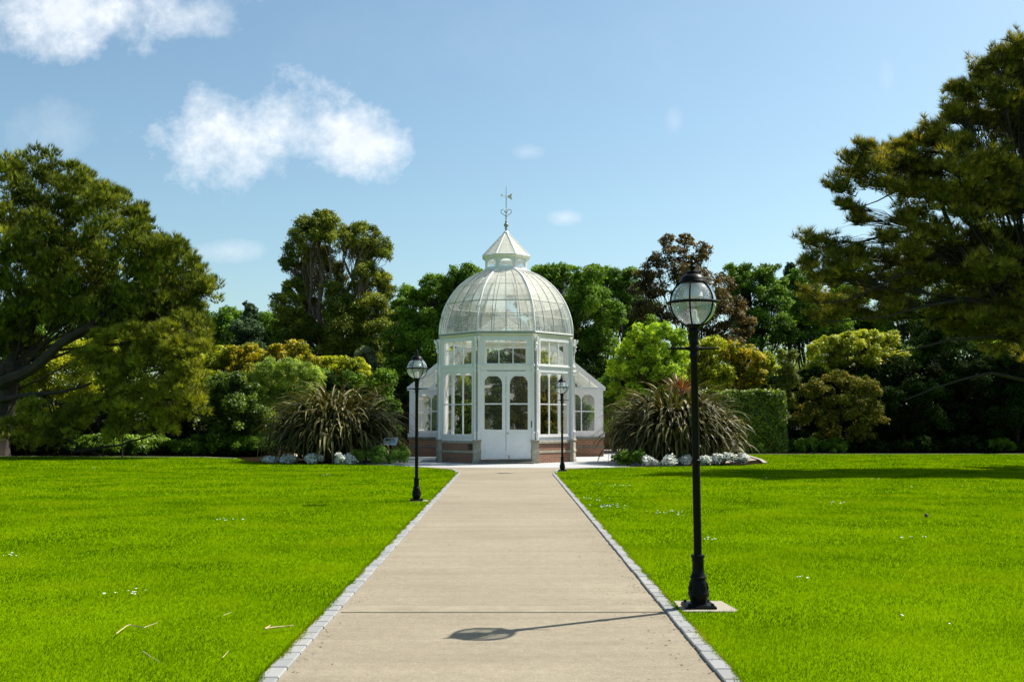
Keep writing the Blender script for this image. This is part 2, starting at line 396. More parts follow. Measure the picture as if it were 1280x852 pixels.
def leaf_faces(cl, size, cov=1.5, squash=.75, aspect=.55, updir=.35, chaos=.8, maxn=170000, zmin=.03, tintc=.55):
    area = 4 * math.pi * cl[:, 3] ** 2
    cnt = np.maximum(3, (cov * area / (size * size * aspect))).astype(int)
    if cnt.sum() > maxn: 
        cnt = np.maximum(3, (cnt * maxn / cnt.sum())).astype(int)
    idx = np.repeat(np.arange(len(cl)), cnt); n = len(idx)
    dd = unit(n); dd[:, 2] = np.where(rng.random(n) < .35, np.abs(dd[:, 2]), dd[:, 2])
    rr = cl[idx, 3] * np.clip(rng.normal(.85, .22, n), .15, 1.35)
    p = cl[idx, :3] + dd * rr[:, None] * np.array([1, 1, squash])
    nrm = norm(dd * .7 + np.array([0, 0, updir]) + unit(n) * chaos)
    t = norm(np.cross(nrm, unit(n))); b = np.cross(nrm, t)
    s = size * rng.uniform(.6, 1.4, n)[:, None]
    V = np.stack([p - t * s * .5, p + b * s * aspect * .5 - t * s * .05, p + t * s * .5, p - b * s * aspect * .5 - t * s * .05], 1)
    ct = rng.random(len(cl))
    tint = np.clip(ct[idx] * tintc + rng.random(n) * (1 - tintc), 0, 1)
    V[:, :, 2] = np.maximum(V[:, :, 2], zmin)
    return V.reshape(-1, 3), tint
def needle_faces(cl, length, width, tufts=50, per=8, squash=.8, updir=.6, maxn=260000, spread=.75, zmin=.05, fuzz=0, cdir=.7):
    cnt = np.maximum(4, tufts * (cl[:, 3] / cl[:, 3].mean()) ** 2).astype(int)
    if cnt.sum() * per > maxn: cnt = np.maximum(3, (cnt * maxn / (cnt.sum() * per))).astype(int)
    idx = np.repeat(np.arange(len(cl)), cnt); n = len(idx)
    dd = unit(n); dd[:, 2] = np.where(rng.random(n) < .5, np.abs(dd[:, 2]), dd[:, 2])
    p = cl[idx, :3] + dd * (cl[idx, 3] * rng.uniform(.45, 1.0, n))[:, None] * np.array([1, 1, squash])
    p = p + unit(n) * np.abs(rng.normal(0, 1, n))[:, None] * fuzz * cl[idx, 3][:, None]
    ax = norm(dd * cdir + np.array([0, 0, updir]) + unit(n) * .35)
    ct = rng.random(len(cl)); tt = np.clip(ct[idx] * .5 + rng.random(n) * .45, 0, 1)
    P = np.repeat(p, per, 0); A = np.repeat(ax, per, 0); T = np.repeat(tt, per)
    m = len(P)
    dirn = norm(A + unit(m) * spread)
    side = norm(np.cross(dirn, unit(m))) * width * .5
    L = length * rng.uniform(.7, 1.3, m)[:, None]
    V = np.stack([P - side, P + side, P + dirn * L], 1)
    V[:, :, 2] = np.maximum(V[:, :, 2], zmin)
    return V.reshape(-1, 3), np.clip(T + rng.uniform(-.1, .1, m), 0, 1)
def curve(a, b, sag=0.0, wob=.06, n=6):
    a = Vector(a); b = Vector(b); L = (b - a).length
    o = [Vector((random.uniform(-1, 1), random.uniform(-1, 1), random.uniform(-1, 1))) * wob * L for _ in range(2)]
    pts = []
    for i in range(n + 1):
        t = i / n; p = a.lerp(b, t) + o[0] * math.sin(math.pi * t) + o[1] * math.sin(2 * math.pi * t) * .5
        p.z += sag * L * math.sin(math.pi * t); pts.append(p)
    return pts
def lobes_world(lobes, Z, depth=.55, back=True, seed=0):
    rs = random.Random(seed + len(lobes)); out = []
    for i, l in enumerate(lobes):
        px, py, r = l[:3]; dz = l[3] if len(l) > 3 else rs.uniform(-.5, .5) * depth * r * Z / 1244 * 2
        p = at(px, py, Z + dz); rm = r * Z / 1244
        out.append((p.x, p.y, p.z, rm))
        if back:
            out.append((p.x + rs.uniform(-.4, .4) * rm, p.y + rm * rs.uniform(1.0, 1.6), p.z - rm * .25, rm * .95))
    return out
def plant(name, label, cat, base_px, Z, lobes, mat, size=None, scale=1.0, group=None, ratio=.3, dens=1.0, cov=1.3, kind='leaf', bark='bark', trunk_r=None, fork=.35,
          aspect=.55, squash=1.0, back=True, depth=.55, twigs=True, limbs=True, maxn=210000, length=.25, width=.03, tufts=50, per=8, updir=.35, chaos=.8, clsq=.75, extra_limbs=(), seed=0, lean=None, limbf=1.0, limbp=1.0, fuzz=0, branch=False, spread=.75, tintc=.55, inner=.25):
    size = size or .0023 * Z
    L = lobes_world([(l[0], l[1], l[2] * scale) + tuple(l[3:]) for l in lobes], Z, depth, back, seed)
    base = at(base_px, 560, Z); base = Vector((base.x, Z + .3, 0))
    root = thing(name, base, label, cat, group)
    Lr = [(x - base.x, y - base.y, z, r) for x, y, z, r in L]
    BR = []
    if branch:
        cc = []
        for (x, y, z, rr_) in Lr:
            c0 = np.array([x, y, z]); o_ = np.array([x, y, 0.]) ; o_ /= max(1e-6, np.linalg.norm(o_))
            for _ in range(branch):
                dv = o_ + np.array([*(rng.normal(0, .45, 2)), rng.normal(.12, .26)]); dv /= np.linalg.norm(dv)
                st = c0 - dv * rr_ * .7 + rng.normal(0, .38, 3) * rr_ * np.array([1, 1.2, .75]); Lb = rr_ * rng.uniform(1.1, 2.1)
                pts = []
                for q in range(7):
                    f = q / 6; p_ = st + dv * Lb * f + np.array([0, 0, .10 * Lb * f * f]); pts.append(p_)
                    pj = p_ + rng.normal(0, .07, 3) * rr_
                    if q: cc.append([*pj, (.34 - .2 * f) * rr_ * rng.uniform(.6, 1.2)])
                BR.append(pts)
        cl = np.array(cc)
    else: cl = clumps_of(Lr, ratio, dens, squash, inner)
    cl = cl[cl[:, 2] > .1]; cl = cl[rng.permutation(len(cl))]
    if kind == 'leaf': V, t = leaf_faces(cl, size, cov, clsq, aspect, updir, chaos, maxn, tintc=tintc); k = 4
    else: V, t = needle_faces(cl, length, width, tufts, per, clsq, updir, maxn, spread, fuzz=fuzz); k = 3
    link('crown', npmesh('crown', V, k, t), LM[mat] if isinstance(mat, str) else mat, root)
    # trunk, limbs, twigs
    H = max(z + r for _, _, z, r in Lr); mb = MB()
    tr = trunk_r or max(.05, H * .022)
    top = Vector(lean) if lean else Vector((sum(l[0] for l in Lr) / len(Lr), sum(l[1] for l in Lr) / len(Lr), H * fork + .1))
    if lean is None: top.x *= .6; top.y *= .6
    tp = curve((0, 0, -.1), top, 0, .04, 6); mb.tube(tp, [tr * 1.5, tr * 1.15, tr, tr * .95, tr * .9, tr * .85, tr * .8], 9)
    if limbs:
        for (x, y, z, r) in Lr:
            if random.random() > limbp: continue
            if z < top.z * .5:
                s = Vector((x * .2, y * .2, max(.05, z * .1)))
            else: s = top.lerp(Vector((0, 0, 0)), random.uniform(0, .35))
            pts = curve(s, (x, y, z), .06, .07, 6); lr = max(.02, tr * random.uniform(.16, .30) * limbf)
            mb.tube(pts, [lr * (1 - .13 * i) for i in range(7)], 6)
            if twigs:
                dcl = np.linalg.norm(cl[:, :3] - np.array([x, y, z]), axis=1)
                for j in np.where(dcl < r * 1.1)[0][:34]:
                    c = cl[j]; q = pts[random.choice((3, 4, 5, 6))]
                    mb.tube(curve(q, c[:3], .05, .08, 3), [lr * .3, lr * .22, lr * .16, lr * .08], 4, False)
    for b_ in BR: mb.tube([tuple(p_) for p_ in b_[::2]], [.022, .016, .010, .005], 4, False)
    for e in extra_limbs:
        pts = [Vector(at(a, b, Z + c)) - base for a, b, c in e[0]]
        # refine
        q = []
        for i in range(len(pts) - 1):
            for k2 in range(3): q.append(pts[i].lerp(pts[i + 1], k2 / 3) + Vector((random.uniform(-1, 1), 0, random.uniform(-1, 1))) * .03)
        q.append(pts[-1]); n = len(q)
        mb.tube(q, [e[1] * (1 - .8 * i / n) for i in range(n)], 7)
    mb.build('trunk', M[bark], root, smooth=True, fix=False)
    return root

# ------------------------------------------------------------------ ground
def tagS(o): o['kind'] = 'structure'; return o
gm = MB(); gm.add([(-600, -100, -.04), (600, -100, -.04), (600, 900, -.04), (-600, 900, -.04)], [(0, 1, 2, 3)])
tagS(gm.build('ground', M['soil'], fix=False))
KI, KO = 1.365, 1.49    # kerb inner / outer half-widths
CX = -.05
def kerbx(y):
    """outer half-width of the path at distance y: flares at the greenhouse end"""
    if y < 29: return KO
    t = (y - 29) / 4.2
    return KO + .5 * t ** 2.2
left_edge = [(CX - kerbx(y), y) for y in np.arange(-20, 32.6, .8)]
lawnL = left_edge + [(-2.75, 33.6), (-3.5, 34.6), (-4.4, 35.4), (-9.0, 37.2), (-10.2, 39), (-11.2, 41.5), (-13, 43), (-20, 43.8), (-60, 44.5), (-60, -20)]
right_edge = [(CX + kerbx(y), y) for y in np.arange(-20, 32.6, .8)]
lawnR = right_edge + [(2.7, 33.0), (3.4, 33.6), (4.6, 34.0), (8.2, 35.0), (9.6, 37.0), (10.2, 40), (11, 46.5), (60, 47.2), (60, -20)]
lawnR = [tuple(p) for p in lawnR]
def ngon(name, poly, z, mat):
    m = MB(); m.add([(x, y, z) for x, y in poly], [tuple(range(len(poly)))])
    o = m.build(name, mat, fix=False)
    if o.data.polygons[0].normal.z < 0:
        o.data.flip_normals()
    return tagS(o)
ngon('lawn', lawnL, .012, M['lawnbase']); ngon('lawn', lawnR, .012, M['lawnbase'])
# pale edging strips along the far lawn edges
for pts in ([(-11.2, 41.5), (-13, 43), (-20, 43.8), (-60, 44.5)], [(9.6, 37.0), (10.2, 40), (11, 46.5), (60, 47.2)]):
    m = MB()
    for (x0, y0), (x1, y1) in zip(pts[:-1], pts[1:]):
        n = Vector((-(y1 - y0), x1 - x0)).normalized() * .16
        m.slab([(x0, y0), (x1, y1), (x1 + n.x, y1 + n.y), (x0 + n.x, y0 + n.y)], -.02, .03)
    tagS(m.build('lawn_edging', M['concrete']))
ngon('path', [(CX - KI - .01, -20), (CX + KI + .01, -20), (CX + KI + .01, 29), (CX + kerbx(31) - .1, 31), (CX + kerbx(32.6) - .1, 32.6), (3, 33.9), (0, 33.6), (-3, 34.3), (CX - kerbx(32.6) + .1, 32.6), (CX - kerbx(31) + .1, 31), (CX - KI - .01, 29)], 0.0, M['path'])
ngon('gravel_path', [(-5.2, 33), (5.2, 33), (10.4, 41), (12, 48), (9, 62), (-12, 62), (-10, 46), (-6, 36)], -.012, M['gravel'])
ngon('paved_forecourt', [(-3.4, 34.2), (0, 33.75), (3.4, 33.9), (6.5, 38), (7.2, 44), (6, 49.5), (-6, 49.5), (-7.2, 44), (-6.2, 38)], -.004, M['paving'])
# transverse joints on the path
for y, dark in ((8.45, True), (19.3, False)):
    m = MB(); m.box(CX - KI + .02, CX + KI - .02, y, y + (.006 if dark else .08), .0006, .004 if not dark else .0025)
    tagS(m.build('path_joint', M['jointgrime'] if dark else M['gravel'], fix=False))
m = MB(); m.box(CX - KI + .02, CX + KI - .02, 8.475, 8.74, .001, .0035); tagS(m.build('path_joint_band', M['path_band'], fix=False))
# kerbs of granite setts
for s, nm in ((-1, 'kerb'), (1, 'kerb')):
    V = []; T = []; y = -6.0
    while y < 32.4:
        L = random.uniform(.19, .25); g = .006
        x0a = CX + s * (kerbx(y) - (KO - KI)); x1a = CX + s * kerbx(y); x0b = CX + s * (kerbx(y + L) - (KO - KI)); x1b = CX + s * kerbx(y + L)
        j = random.uniform(-.004, .004); h = .022 + random.uniform(-.003, .003); c = .007
        ya, yb = y + g, y + L - g
        lo = [(x0a + j, ya), (x1a + j, ya), (x1b + j, yb), (x0b + j, yb)]
        cx_ = sum(p[0] for p in lo) / 4; cy_ = sum(p[1] for p in lo) / 4
        hi = [(p[0] + (c if p[0] < cx_ else -c), p[1] + (c if p[1] < cy_ else -c)) for p in lo]
        q = [(*p, -.03) for p in lo] + [(*p, h - c) for p in lo] + [(*p, h) for p in hi]
        quads = [(8, 9, 10, 11)] + [(i, (i + 1) % 4, (i + 1) % 4 + 4, i + 4) for i in range(4)] + [(i + 4, (i + 1) % 4 + 4, (i + 1) % 4 + 8, i + 8) for i in range(4)]
        t = random.random()
        for f in quads:
            f = f if s > 0 else tuple(reversed(f))
            V += [q[i] for i in f]; T.append(t)
        y += L
    tagS(link(nm, npmesh(nm, np.array(V), 4, np.array(T)), M['kerb']))
    m = MB(); m.box(*sorted((CX + s * (KI + .012), CX + s * (KO - .01))), -6, 29, -.02, .010); tagS(m.build('kerb_joint_sand', M['litter'], fix=False))

# ------------------------------------------------------------------ lawn grass (stuff)
from math import inf
def inpoly(x, y, poly):
    c = np.zeros(len(x), bool); n = len(poly); j = n - 1
    for i in range(n):
        xi, yi = poly[i]; xj, yj = poly[j]
        if yi != yj:
            c ^= ((yi > y) != (yj > y)) & (x < (xj - xi) * (y - yi) / (yj - yi) + xi)
        j = i
    return c
PADS = []
def grass(poly, seed):
    r = np.random.default_rng(seed); out = []; tints = []
    for (y0, y1, dens, h, wd) in ((4.5, 8, 6800, .022, .004), (8, 13, 3400, .024, .006), (13, 21, 1500, .026, .010), (21, 33, 600, .028, .017), (33, 48, 260, .032, .028)):
        xm = y1 * .56 + 3.5; n = int((y1 - y0) * 2 * xm * dens)
        x = r.uniform(-xm, xm, n); y = r.uniform(y0, y1, n)
        k = inpoly(x, y, poly) & (np.abs(x) < y * .56 + 3.5)
        for (a, b, c_, d_) in PADS: k &= ~((x > a) & (x < b) & (y > c_) & (y < d_))
        x = x[k]; y = y[k]; n = len(x)
        # slow changes of height and lushness
        g = np.sin(x * 1.7 + 1.3 * np.sin(y * .9)) * np.sin(y * 2.1 + np.sin(x * 1.1)) * .5 + .5
        a = r.uniform(0, 2 * np.pi, n); hh = h * r.uniform(.55, 1.3, n) * (.8 + .4 * g)
        lean = r.uniform(.1, 1.1, n) * hh; la = r.uniform(0, 2 * np.pi, n)
        ww = wd * r.uniform(.6, 1.3, n) * .5
        ca, sa = np.cos(a) * ww, np.sin(a) * ww
        z0 = np.full(n, .010)
        P = np.stack([np.column_stack([x - ca, y - sa, z0]), np.column_stack([x + ca, y + sa, z0]),
                      np.column_stack([x + np.cos(la) * lean, y + np.sin(la) * lean, z0 + hh])], 1)
        out.append(P.reshape(-1, 3)); tints.append(np.clip(r.normal(.48, .16, n) + (g - .5) * .1, 0, 1))
    xs = poly[0][0]; sg = 1 if xs > 0 else -1
    n = 16000; y = 4.5 + 26 * r.random(n) ** 1.6; e = .5 + .5 * np.sin(y * 3.1) * np.sin(y * 7.3 + 1)
    x = CX + sg * (KO + .01 - np.abs(r.normal(0, .022, n)) * (.3 + e)); a = r.uniform(0, 6.28, n); hh = r.uniform(.012, .03, n); ww = .003 + y * .0004
    z0 = np.full(n, .012)
    P = np.stack([np.column_stack([x - np.cos(a) * ww, y - np.sin(a) * ww, z0]), np.column_stack([x + np.cos(a) * ww, y + np.sin(a) * ww, z0]), np.column_stack([x - sg * r.uniform(.0, .03, n), y + r.normal(0, .015, n), z0 + hh])], 1)
    out.append(P.reshape(-1, 3)); tints.append(r.uniform(.4, 1, n))
    o = link('grass', npmesh('grass', np.vstack(out), 3, np.concatenate(tints)), LM['grass'])
    return tag(o, kind='stuff')

LAMPS = [(at(873.5, 760, 8.6).x, 8.6), (at(520.6, 625, 19.75).x, 19.75), (at(703, 588, 31.2).x, 31.2)]
# concrete pads under the lamps
padlab = ['pale concrete footing under the nearest lamp post, beside the right kerb', 'pale concrete footing under the left lamp post by the left kerb', 'pale concrete footing under the far right lamp post near the greenhouse']
for i, (lx, ly) in enumerate(LAMPS):
    s = 1 if lx > 0 else -1
    a, b = (CX + KO + .005, lx + .30) if s > 0 else (lx - .14, CX - KO - .005)
    c_, d_ = ly - .20, ly + .28
    if i: c_, d_ = ly - .15, ly + .15
    if i == 2: b = lx + .14
    m = MB(); m.slab([(a, c_), (b - .05, c_), (b, c_ + .08), (b - .05, d_), (a, d_)], -.03, .021)
    o = m.build('lamp_footing', M['concrete'], bevel=.006); o['label'] = padlab[i]; o['category'] = 'concrete footing'; o['group'] = 'concrete footings of the lamp posts'
    PADS.append((a, b - .04, c_ + .025, d_ - .03))
tag(grass(lawnL, 3), 'short mown green grass blades of the left lawn', 'grass'); tag(grass(lawnR, 4), 'short mown green grass blades of the right lawn', 'grass')

# ------------------------------------------------------------------ lamp posts
def make_lamp(label):
    root = thing('street_lamp', (0, 0, 0), label, 'street lamp', 'black globe lamp posts along the path')
    m = MB(); m.box(-.13, .13, -.13, .13, .021, .04); m.box(-.12, .12, -.12, .12, .038, .048); bp = m.build('base_plate', M['black'], root, bevel=.012)
    for sx in (-1, 1):
        for sy in (-1, 1):
            b = MB(); b.lathe([(.013, .048), (.013, .062), (.008, .066), (.0, .066)], 6, (sx * .098, sy * .098, 0)); b.build('bolt', M['black'], bp)
    m = MB()
    m.lathe([(.07, .048), (.068, .06), (.076, .085), (.084, .11), (.0895, .125), (.0895, .14), (.086, .145), (.084, .16), (.077, .2), (.069, .238), (.063, .255), (.070, .262), (.070, .272), (.062, .282),
             (.052, .31), (.050, .33), (.0495, .40), (.053, .405), (.053, .412), (.050, .418), (.0505, .43), (.058, .436), (.0595, .446), (.056, .456), (.034, .46)], 32)
    pd = m.build('pedestal', M['black'], root, smooth=True)
    for k in range(8):
        a = 2 * math.pi * (k + .5) / 8; b = MB()
        rr = .0795
        pts = [(math.cos(a + math.sin(t) * .17) * (rr - .007 * math.cos(t)), math.sin(a + math.sin(t) * .17) * (rr - .007 * math.cos(t)), .195 + .033 * math.cos(t)) for t in np.linspace(0, 2 * math.pi, 13)]
        b.tube(pts, .0035, 5, False); b.build('oval_moulding', M['black'], pd, smooth=True)
    m = MB()
    m.lathe([(.034, .455), (.0335, 1.22), (.042, 1.226), (.044, 1.24), (.042, 1.256), (.033, 1.262), (.031, 2.13), (.0375, 2.14), (.04, 2.155), (.0375, 2.17), (.034, 2.175), (.034, 2.25), (.041, 2.256), (.044, 2.27), (.04, 2.285),
             (.041, 2.30), (.041, 2.35), (.05, 2.362), (.05, 2.375), (.044, 2.385), (.06, 2.398), (.072, 2.412), (.074, 2.424), (.055, 2.424)], 28)
    m.build('pole', M['black'], root, smooth=True)
    m = MB(); zb = 2.215
    for s in (-1, 1):
        m.tube([(s * .03, 0, zb), (s * .05, 0, zb), (s * .08, 0, zb), (s * .21, 0, zb + .002)], [.02, .017, .011, .008], 10)
        m.lathe([(.0, -.011), (.009, -.006), (.012, 0), (.009, .006), (0, .011)], 10, (s * .214, 0, zb + .002))
    m.lathe([(.04, -.022), (.045, -.012), (.045, .012), (.04, .022)], 20, (0, 0, zb))
    m.build('ladder_bar', M['black'], root, smooth=True)
    zc = 2.613; r = .203
    m = MB(); prof = [(r * math.cos(t), r * math.sin(t)) for t in np.linspace(-math.asin(.93), math.asin(.86), 22)]
    m.lathe(prof, 40, (0, 0, zc), cap=False); m.build('globe', M['globe'], root, smooth=True, fix=False)
    m = MB()
    m.lathe([(r + .001, -.012), (r + .02, -.012), (r + .026, -.004), (r + .026, .006), (r + .018, .012), (r + .001, .012), (r + .001, -.012)], 48, (0, 0, zc), cap=False)
    for k in range(6):
        a = R(-90 - 18 + 60 * k)
        pts = [((r + .006) * math.cos(t) * math.cos(a), (r + .006) * math.cos(t) * math.sin(a), zc + (r + .006) * math.sin(t)) for t in np.linspace(-math.asin(.93), math.asin(.88), 18)]
        m.tube(pts, .0075, 6)
    m.build('globe_frame', M['black'], root, smooth=True)
    m = MB()
    m.lathe([(.100, 2.778), (.118, 2.782), (.120, 2.796), (.114, 2.806), (.108, 2.822), (.096, 2.842), (.075, 2.858), (.055, 2.866), (.05, 2.870), (.056, 2.876), (.054, 2.884), (.036, 2.892), (.022, 2.898), (.018, 2.905)], 32)
    m.build('cap', M['black'], root, smooth=True)
    m = MB()
    m.lathe([(.018, 2.903), (.022, 2.912), (.033, 2.925), (.034, 2.931), (.026, 2.938), (.016, 2.945), (.014, 2.955), (.021, 2.965), (.022, 2.972), (.014, 2.98), (.008, 2.988), (.006, 3.0), (.011, 3.008), (.014, 3.017), (.011, 3.026), (0, 3.032)], 20)
    m.build('finial', M['black'], root, smooth=True)
    m = MB(); m.lathe([(.028, 2.425), (.028, 2.47), (.033, 2.475), (.033, 2.545), (.02, 2.552), (0, 2.552)], 20); lb = m.build('lamp_bulb', M['reflector'], root, smooth=True)
    m = MB(); m.lathe([(.085, 2.665), (.08, 2.70), (.06, 2.75), (.03, 2.77)], 24, cap=False); m.build('reflector', M['white'], root, smooth=True)
    return root
def copy_tree(o, parent=None):
    c = o.copy(); C.objects.link(c)
    if parent: c.parent = parent
    for ch in list(o.children): copy_tree(ch, c)
    return c
lamplab = ['tall black lamp post with glass globe standing nearest, on the lawn right of the path', 'black lamp post with glass globe on the left lawn beside the path', 'farthest black lamp post, on the right just in front of the greenhouse']
l0 = make_lamp(lamplab[0])
for i, (lx, ly) in enumerate(LAMPS):
    o = l0 if i == 0 else copy_tree(l0)
    o.location = (lx, ly, 0); o['label'] = lamplab[i]
    if i == 0: o.rotation_euler = (R(.0), R(-.25), 0)

# ------------------------------------------------------------------ greenhouse
GX, GY = at(632.6, 560, 39.75).x, 39.75
gh = thing('greenhouse', (GX, GY, 0), 'white Victorian glass greenhouse with octagonal dome, lantern and weather vane on a brick base', 'greenhouse')
A = 2.12; AP = A * (1 + math.sqrt(2)) / 2; RV = A / (2 * math.sin(R(22.5)))
def bay_loc(k, ap=AP):
    a = R(45 * k); return (math.sin(a) * ap, -math.cos(a) * ap, 0)
def window(fr, gl, x0, x1, z0, z1, n, rails=(), arched=True, bar=.04, yf=-.05, yb=.03, rim=.07, rise=None):
    """frame + panes in the bay's own x/z plane, outside towards -y"""
    fr.box(x0, x0 + rim, yf, yb, z0, z1); fr.box(x1 - rim, x1, yf, yb, z0, z1)
    fr.box(x0 + rim, x1 - rim, yf, yb, z0, z0 + rim); fr.box(x0 + rim, x1 - rim, yf, yb, z1 - rim, z1)
    ix0, ix1, iz0, iz1 = x0 + rim, x1 - rim, z0 + rim, z1 - rim
    wl = (ix1 - ix0 - bar * (n - 1)) / n
    for i in range(n):
        a = ix0 + i * (wl + bar); b = a + wl
        if i < n - 1: fr.box(b, b + bar, yf + .01, yb - .01, iz0, iz1)
        for rz in rails: fr.box(a, b, yf + .015, yb - .015, rz - bar / 2, rz + bar / 2)
        if arched:
            rs = rise or wl / 2
            fr.arch(a, b, iz1 - rs - .01, iz1, yf + .012, yb - .012, rise=rs - .0)
    gl.add([(ix0, 0, iz0), (ix1, 0, iz0), (ix1, 0, iz1), (ix0, 0, iz1)], [(0, 1, 2, 3)])
def base_bay(k, half):
    """brick dado of one octagon bay"""
    loc = bay_loc(k); rz = R(45 * k)
    m = MB(); m.box(-half, half, -.02, .22, -.03, .72); m.build('brick_plinth', M['brick'], gh, loc, rz)
    m = MB(); m.box(-half, half, -.06, .26, .72, .81); m.box(-half, half, -.035, -.0205, .36, .45); m.build('stone_coping', M['stone'], gh, loc, rz, bevel=.008)
for k in range(8):
    loc = bay_loc(k); rz = R(45 * k); half = A / 2 - .07
    fr = MB(); gl = MB()
    if k != 0 and k != 4:
        base_bay(k, half)
        fr.box(-half, half, -.03, .10, .81, .985); fr.box(-half, half, -.06, .12, .955, .995)
        fr.box(-half, -half + .13, -.02, .08, .995, 3.45); fr.box(half - .13, half, -.02, .08, .995, 3.45)
        if k not in (3, 5): window(fr, gl, -half + .13, half - .13, .995, 3.45, 3, (2.19,))
    else:
        fr.box(-half, -half + .06, -.03, .09, .14, 3.45); fr.box(half - .06, half, -.03, .09, .14, 3.45)
    # transom mouldings
    fr.box(-half, half, -.04, .09, 3.45, 3.60); fr.box(-half, half, -.075, .10, 3.60, 3.645)
    fr.box(-half, -half + .16, -.02, .08, 3.645, 4.72); fr.box(half - .16, half, -.02, .08, 3.645, 4.72)
    fr.box(-half + .16, half - .16, -.02, .08, 4.63, 4.72)
    if k not in (3, 4, 5): window(fr, gl, -half + .16, half - .16, 3.645, 4.63, 3, (), arched=False, rim=.06)
    w_ = fr.build('window_frame', M['white'], gh, loc, rz, bevel=.004); (gl.v and gl.build('window_glass', M['glass'], w_))
# doors
for s in (-1, 1):
    m = MB(); x0, x1 = (-.985, -.008) if s < 0 else (.008, .985)
    y0, y1 = -.055, .0; ml, mr = x0 + .165, x1 - .165
    if s < 0: mr = x1 - .135
    else: ml = x0 + .135
    m.box(x0, ml, y0, y1, .16, 3.42); m.box(mr, x1, y0, y1, .16, 3.42)
    m.box(ml, mr, y0 + .012, y1, .16, 1.16); m.box(ml, mr, y0, y1, 1.16, 1.24); m.box(ml, mr, y0, y1, 2.17, 2.22)
    m.box(ml, mr, y0, y1, 3.30, 3.42); m.arch(ml, mr, 3.30 - (mr - ml) / 2 - .03, 3.30, y0, y1)
    lo = bay_loc(0); dr = m.build('door', M['white'], gh, lo, 0, bevel=.004)
    g = MB(); g.add([(ml, -.028, 1.24), (mr, -.028, 1.24), (mr, -.028, 3.3), (ml, -.028, 3.3)], [(0, 1, 2, 3)]); g.build('door_pane', M['glass'], dr)
m = MB(); m.lathe([(0, -.02), (.022, -.015), (.028, 0), (.022, .015), (0, .02)], 12, (.07, -.09, 1.10)); m.box(.06, .08, -.08, -.05, 1.09, 1.11); m.build('door_knob', M['handle'], gh, bay_loc(0), smooth=True)
m = MB(); m.box(.93, .965, -.085, -.06, 1.32, 1.56); m.build('door_handle', M['handle'], gh, bay_loc(0), 0)
m = MB(); m.box(.10, .125, -.075, -.058, .17, .30); m.build('door_bolt', M['handle'], gh, bay_loc(0), 0)
m = MB(); m.box(-1.02, 1.02, -.42, .25, -.03, .065); m.box(-1.0, 1.0, -.16, .25, .065, .145); m.build('door_step', M['stonedark'], gh, bay_loc(0), bevel=.012)
m = MB(); m.box(.62, .78, -.09, -.022, .50, .70); m.box(.66, .74, -.10, -.09, .54, .66); m.build('meter_box', M['box'], gh, bay_loc(7), R(-45), bevel=.006)
# corner piers and twin colonnettes
for k in range(8):
    a = R(22.5 + 45 * k); vx, vy = math.sin(a) * RV, -math.cos(a) * RV; rz = a
    m = MB(); m.box(-.14, .14, -.10, .20, -.03, .80); m.box(-.165, .165, -.13, .22, .80, .86); m.box(-.155, .155, -.12, .21, .38, .47); m.box(-.155, .155, -.12, .21, -.03, .12)
    m.build('stone_pier', M['stone'], gh, (vx, vy, 0), rz, bevel=.01)
    m = MB(); m.box(-.105, .105, -.02, .14, .86, 4.74)
    for s in (-1, 1):
        x = s * .072
        m.lathe([(.06, .86), (.06, 1.10), (.07, 1.12), (.066, 1.16), (.05, 1.19), (.043, 1.23), (.040, 3.30), (.052, 3.32), (.045, 3.36), (.06, 3.42), (.07, 3.46), (.05, 3.50), (.055, 3.58), (.07, 3.62), (.068, 3.66),
                 (.045, 3.70), (.038, 3.78), (.036, 4.44), (.052, 4.47), (.04, 4.50), (.055, 4.58), (.085, 4.66), (.09, 4.72)], 14, (x, -.055, 0))
    # scrolled bracket at the head
    br = []
    for t in np.linspace(0, 1, 12):
        br.append((0, -.10 - .13 * t ** 1.5 - .02 * math.sin(t * 9), 4.18 + .52 * t))
    m.tube(br, [.03 + .02 * math.sin(i * .9) for i in range(12)], 8)
    m.lathe([(0, -.05), (.045, -.03), (.055, 0), (.045, .03), (0, .05)], 10, (0, -.155, 4.42))
    m.build('corner_column', M['white'], gh, (vx, vy, 0), rz, smooth=True)
    d_ = MB(); d_.tube([(0, -.085, .9), (0, -.085, 4.7)], .017, 8)
    for z in (2.2, 3.95): d_.lathe([(.026, -.02), (.026, .02)], 10, (0, -.085, z))
    d_.build('drain_pipe', M['iron'], gh, (vx, vy, 0), rz, smooth=True)
PH = R(22.5)
m = MB(); m.lathe([(RV - .10, 4.72), (RV + .03, 4.72), (RV + .035, 4.765), (RV + .06, 4.78), (RV + .07, 4.83), (RV + .04, 4.86), (RV - .10, 4.86), (RV - .10, 4.72)], 8, ph=PH, cap=False)
m.build('cornice', M['cream'], gh)
m = MB(); m.lathe([(RV + .02, 4.862), (RV + .075, 4.866), (RV + .085, 4.885), (RV + .07, 4.90), (RV - .02, 4.90), (RV + .02, 4.862)], 8, ph=PH, cap=False); m.build('gutter', M['iron'], gh)
